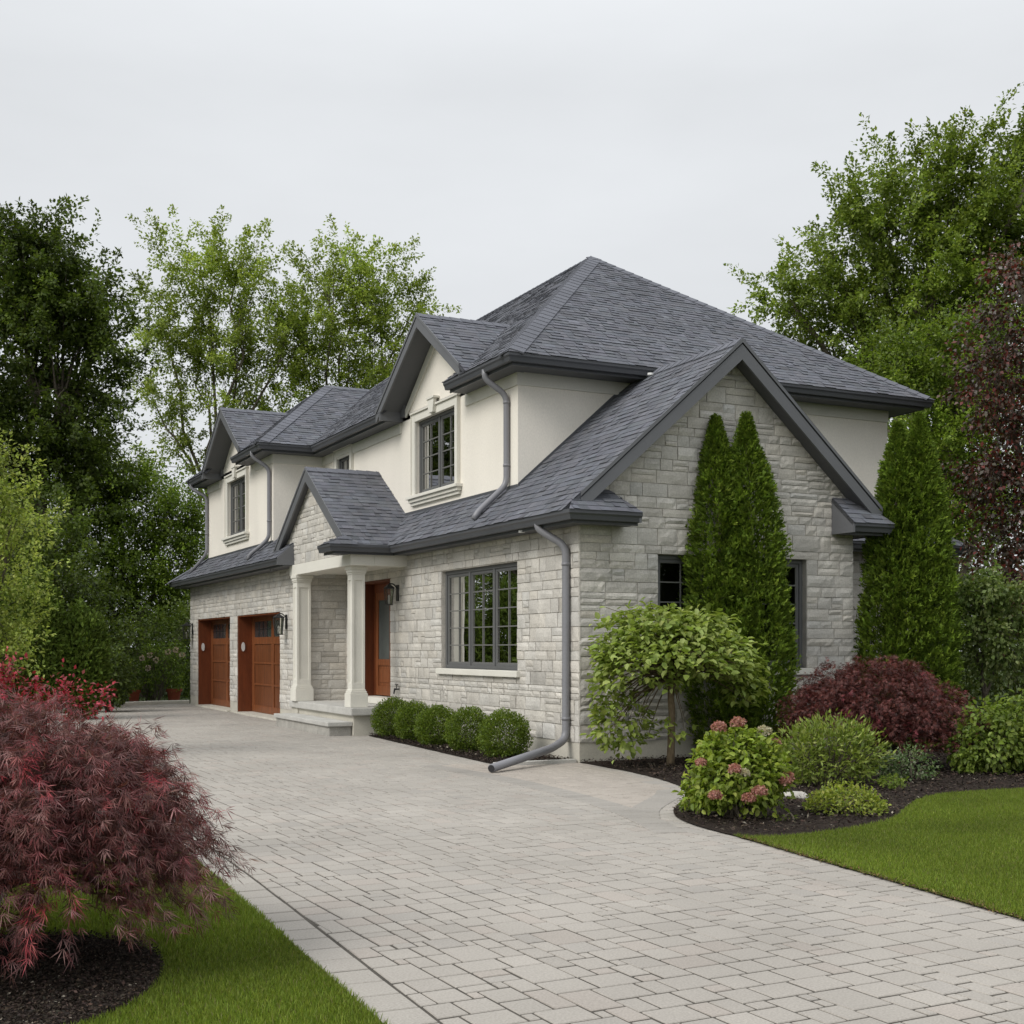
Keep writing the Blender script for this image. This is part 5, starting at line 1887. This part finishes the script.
def bush(name, label, u, d, lobes, cols, seed, n, leaf=.10, cat='bush', group='shrubs at the far end of the drive', **kw):
    return shrub(name, label, cat, gxy(u, d), [dome_at(*l) for l in lobes], n, leaf, .6, cols, seed, group=group, rmin=.45, lump=.2, zmin=0, **kw)


bush('dark_bush', 'dark green bush behind the terracotta pots left of the garage', 150, 36, [(145, 655, 36, 34, 50), (172, 655, 37, 26, 55), (120, 665, 36, 24, 40), (195, 650, 38, 26, 60)], DARK, 621, 11000)
bush('dark_bush', 'dark green bush at the driveway end beside the hedge cedar', 108, 30, [(112, 675, 30, 22, 30), (95, 680, 30, 20, 24)], DARK, 622, 4200)
bush('rose_bush', 'rose bush with a few pale flowers left of the garage wall', 158, 35.2, [(156, 664, 35.2, 20, 24), (176, 664, 35.2, 10, 26)], MID, 623, 2600, .07)
rng = np.random.default_rng(88)
q = bpy.data.objects['rose_bush']
for (u, v) in ((150, 655), (156, 660), (142, 658), (176, 650), (182, 655), (148, 668), (168, 652)):
    c = at(u, v, 34.6); n = 40
    d = unit(rng, n)
    link('flower', leaf_mesh('flower', c + d * .05, d + rng.normal(size=(n, 3)) * .4, d, .05, .04, pick_cols(rng, n, [(.5, .42, .38), (.45, .33, .3)], .1), 'rhomb'), M['leaf'], q)


def pot(u, d, r, h, label, seed):
    x, y = gxy(u, d)[:2]
    root = empty('flower_pot', (x, y, 0), label, 'pot', 'terracotta pots at the far end of the drive')
    m = MB()
    n = 20
    prof = [(.62, 0), (.66, .02), (.92, .8), (1.06, .8), (1.08, 1.0), (.94, 1.0), (.90, .86)]
    V = [(x + r * a * math.cos(2 * math.pi * i / n), y + r * a * math.sin(2 * math.pi * i / n), h * z) for a, z in prof for i in range(n)]
    F = [(k * n + i, k * n + (i + 1) % n, (k + 1) * n + (i + 1) % n, (k + 1) * n + i) for k in range(len(prof) - 1) for i in range(n)]
    F += [tuple(range(n))[::-1], tuple(range((len(prof) - 1) * n, len(prof) * n))]
    m.add(V, F)
    m.build('pot', M['terracotta'], root)
    rg = np.random.default_rng(seed)
    link('foliage', shell_leaves(rg, [((x, y, h * 1.25), (r * 1.1, r * 1.1, h * .55))], 500, .07, .5, MID, 'rhomb', zmin=h), M['leaf'], root)


pot(134, 34.9, .17, .36, 'terracotta pot in front of the dark bush, nearer the hedge', 631)
pot(174, 35.4, .21, .38, 'terracotta pot close to the garage corner', 632)

tree('ash_tree', 'huge mid green tree rising behind the right end of the roof', 'tree', gxy(930, 37),
     [lobe(881, 224, 37, 58, 50, 50), lobe(946, 199, 37, 52, 44, 44), lobe(1001, 214, 37, 48, 55, 46), lobe(841, 286, 37, 46, 44, 40), lobe(916, 289, 37, 66, 55, 63), lobe(991, 304, 37, 60, 55, 56),
      lobe(871, 359, 37, 64, 46, 53), lobe(951, 374, 37, 60, 50, 53), lobe(790, 300, 37, 24, 24, 11), lobe(1036, 154, 37, 24, 34, 17), lobe(1046, 254, 37, 40, 70, 40), lobe(796, 350, 37, 28, 22, 15), lobe(951, 154, 37, 18, 18, 7)],
     .125, [(.18, .24, .04), (.145, .20, .032), (.23, .295, .055), (.105, .15, .022)], 641, T, per=220, trunk_r=.36, spread=.085, twig_len=1.6, up=.45)
tree('maple_tree', 'lighter green tree between the right evergreen and the huge tree behind', 'tree', gxy(950, 29),
     [lobe(905, 375, 29, 36, 34, 40), lobe(955, 385, 29, 40, 46, 50), lobe(990, 420, 29, 36, 50, 44), lobe(935, 455, 29, 44, 44, 50), lobe(985, 500, 29, 44, 50, 44), lobe(925, 530, 29, 40, 50, 44), lobe(975, 345, 29, 24, 28, 20)],
     .095, [(.165, .235, .032), (.13, .19, .025), (.21, .28, .04), (.095, .145, .02)], 642, T, per=140, trunk_r=.2, spread=.10, twig_len=1.1)
tree('copper_maple', 'dark copper red tree overhanging from the right edge', 'tree', gxy(1075, 21),
     [lobe(1012, 272, 21, 20, 22, 20), lobe(1012, 330, 21, 30, 34, 36), lobe(995, 378, 21, 34, 26, 34), lobe(1020, 420, 21, 40, 36, 44), lobe(1000, 470, 21, 34, 24, 34), lobe(1030, 500, 21, 40, 40, 44), lobe(1012, 540, 21, 34, 22, 28), lobe(1070, 380, 21, 50, 90, 70), lobe(1000, 578, 21, 34, 24, 28), lobe(1038, 600, 21, 40, 34, 40), lobe(1090, 480, 21, 60, 60, 50), lobe(1110, 330, 21, 50, 60, 50)],
     .085, [(.085, .034, .022), (.060, .034, .022), (.15, .030, .022), (.055, .045, .024), (.085, .062, .045)], 643, T, per=46, trunk_r=.16, spread=.06, twig_len=.7, up=.05, droop=.6, mat='leaf_glossy', fork=.7)
tree('dogwood_tree', 'small tree with hanging pale green leaves under the copper tree', 'tree', gxy(985, 19.5),
     [lobe(985, 600, 19.5, 32, 36, 36), lobe(962, 600, 19.6, 18, 36, 20), lobe(1012, 620, 19.4, 30, 44, 34), lobe(975, 645, 19.5, 22, 20, 16)], .085,
     [(.18, .24, .07), (.14, .195, .05), (.24, .29, .11), (.095, .14, .03)], 644, T, per=60, trunk_r=.05, spread=.06, twig_len=.5, up=-.2, droop=.7)
bush('dark_bush', 'dark hedge bush behind the right evergreen', 930, 26, [(915, 620, 26, 46, 70), (960, 650, 26.5, 40, 60), (890, 650, 26.5, 30, 60)], DARK, 651, 9000, group='dark bushes at the right end')
bush('dark_bush', 'dark hedge bush at the right picture edge under the small hanging tree', 1020, 24, [(1005, 660, 24, 44, 60), (1050, 640, 24.5, 50, 80), (1130, 640, 25, 60, 80), (1210, 640, 25, 60, 80)], DARK, 652, 16000, group='dark bushes at the right end')
bush('dark_bush', 'dark bush between the right house corner and the evergreens behind', 880, 34, [(880, 560, 34, 40, 90), (950, 560, 35, 60, 100), (1020, 560, 35, 60, 100)], DARK, 653, 12000, .14, group='dark bushes at the right end')


def copy_tree(src, loc, rz, label):
    c = src.copy(); COL.objects.link(c)
    c.location = loc; c.rotation_euler = (0, 0, rz)
    c['label'] = label
    for ch in src.children:
        k = ch.copy(); COL.objects.link(k); k.parent = c
    return c


# unseen trees added beyond both picture edges for the window panes to mirror
src = [o for o in bpy.data.objects if o.name.startswith('maple_tree') and o.parent is None]
for i, (x, y, rz) in enumerate(((-13, 38, 1.0), (-15, 21, 2.2), (-13, 27, 3.0), (16, -15, 4.0), (20, -25, 5.0), (-18, 31, .3))):
    copy_tree(src[i % 2], (x, y, 0), rz, ['dark tree beyond the left edge behind the hedge, farthest back', 'mid green tree beyond the left edge nearest the turning space', 'dark tree beyond the left edge in the second rank', 'mid green tree beyond the right lawn, out past the picture edge',
              'dark tree beyond the right lawn opposite the gable', 'mid green tree beyond the left edge in the second rank'][i])
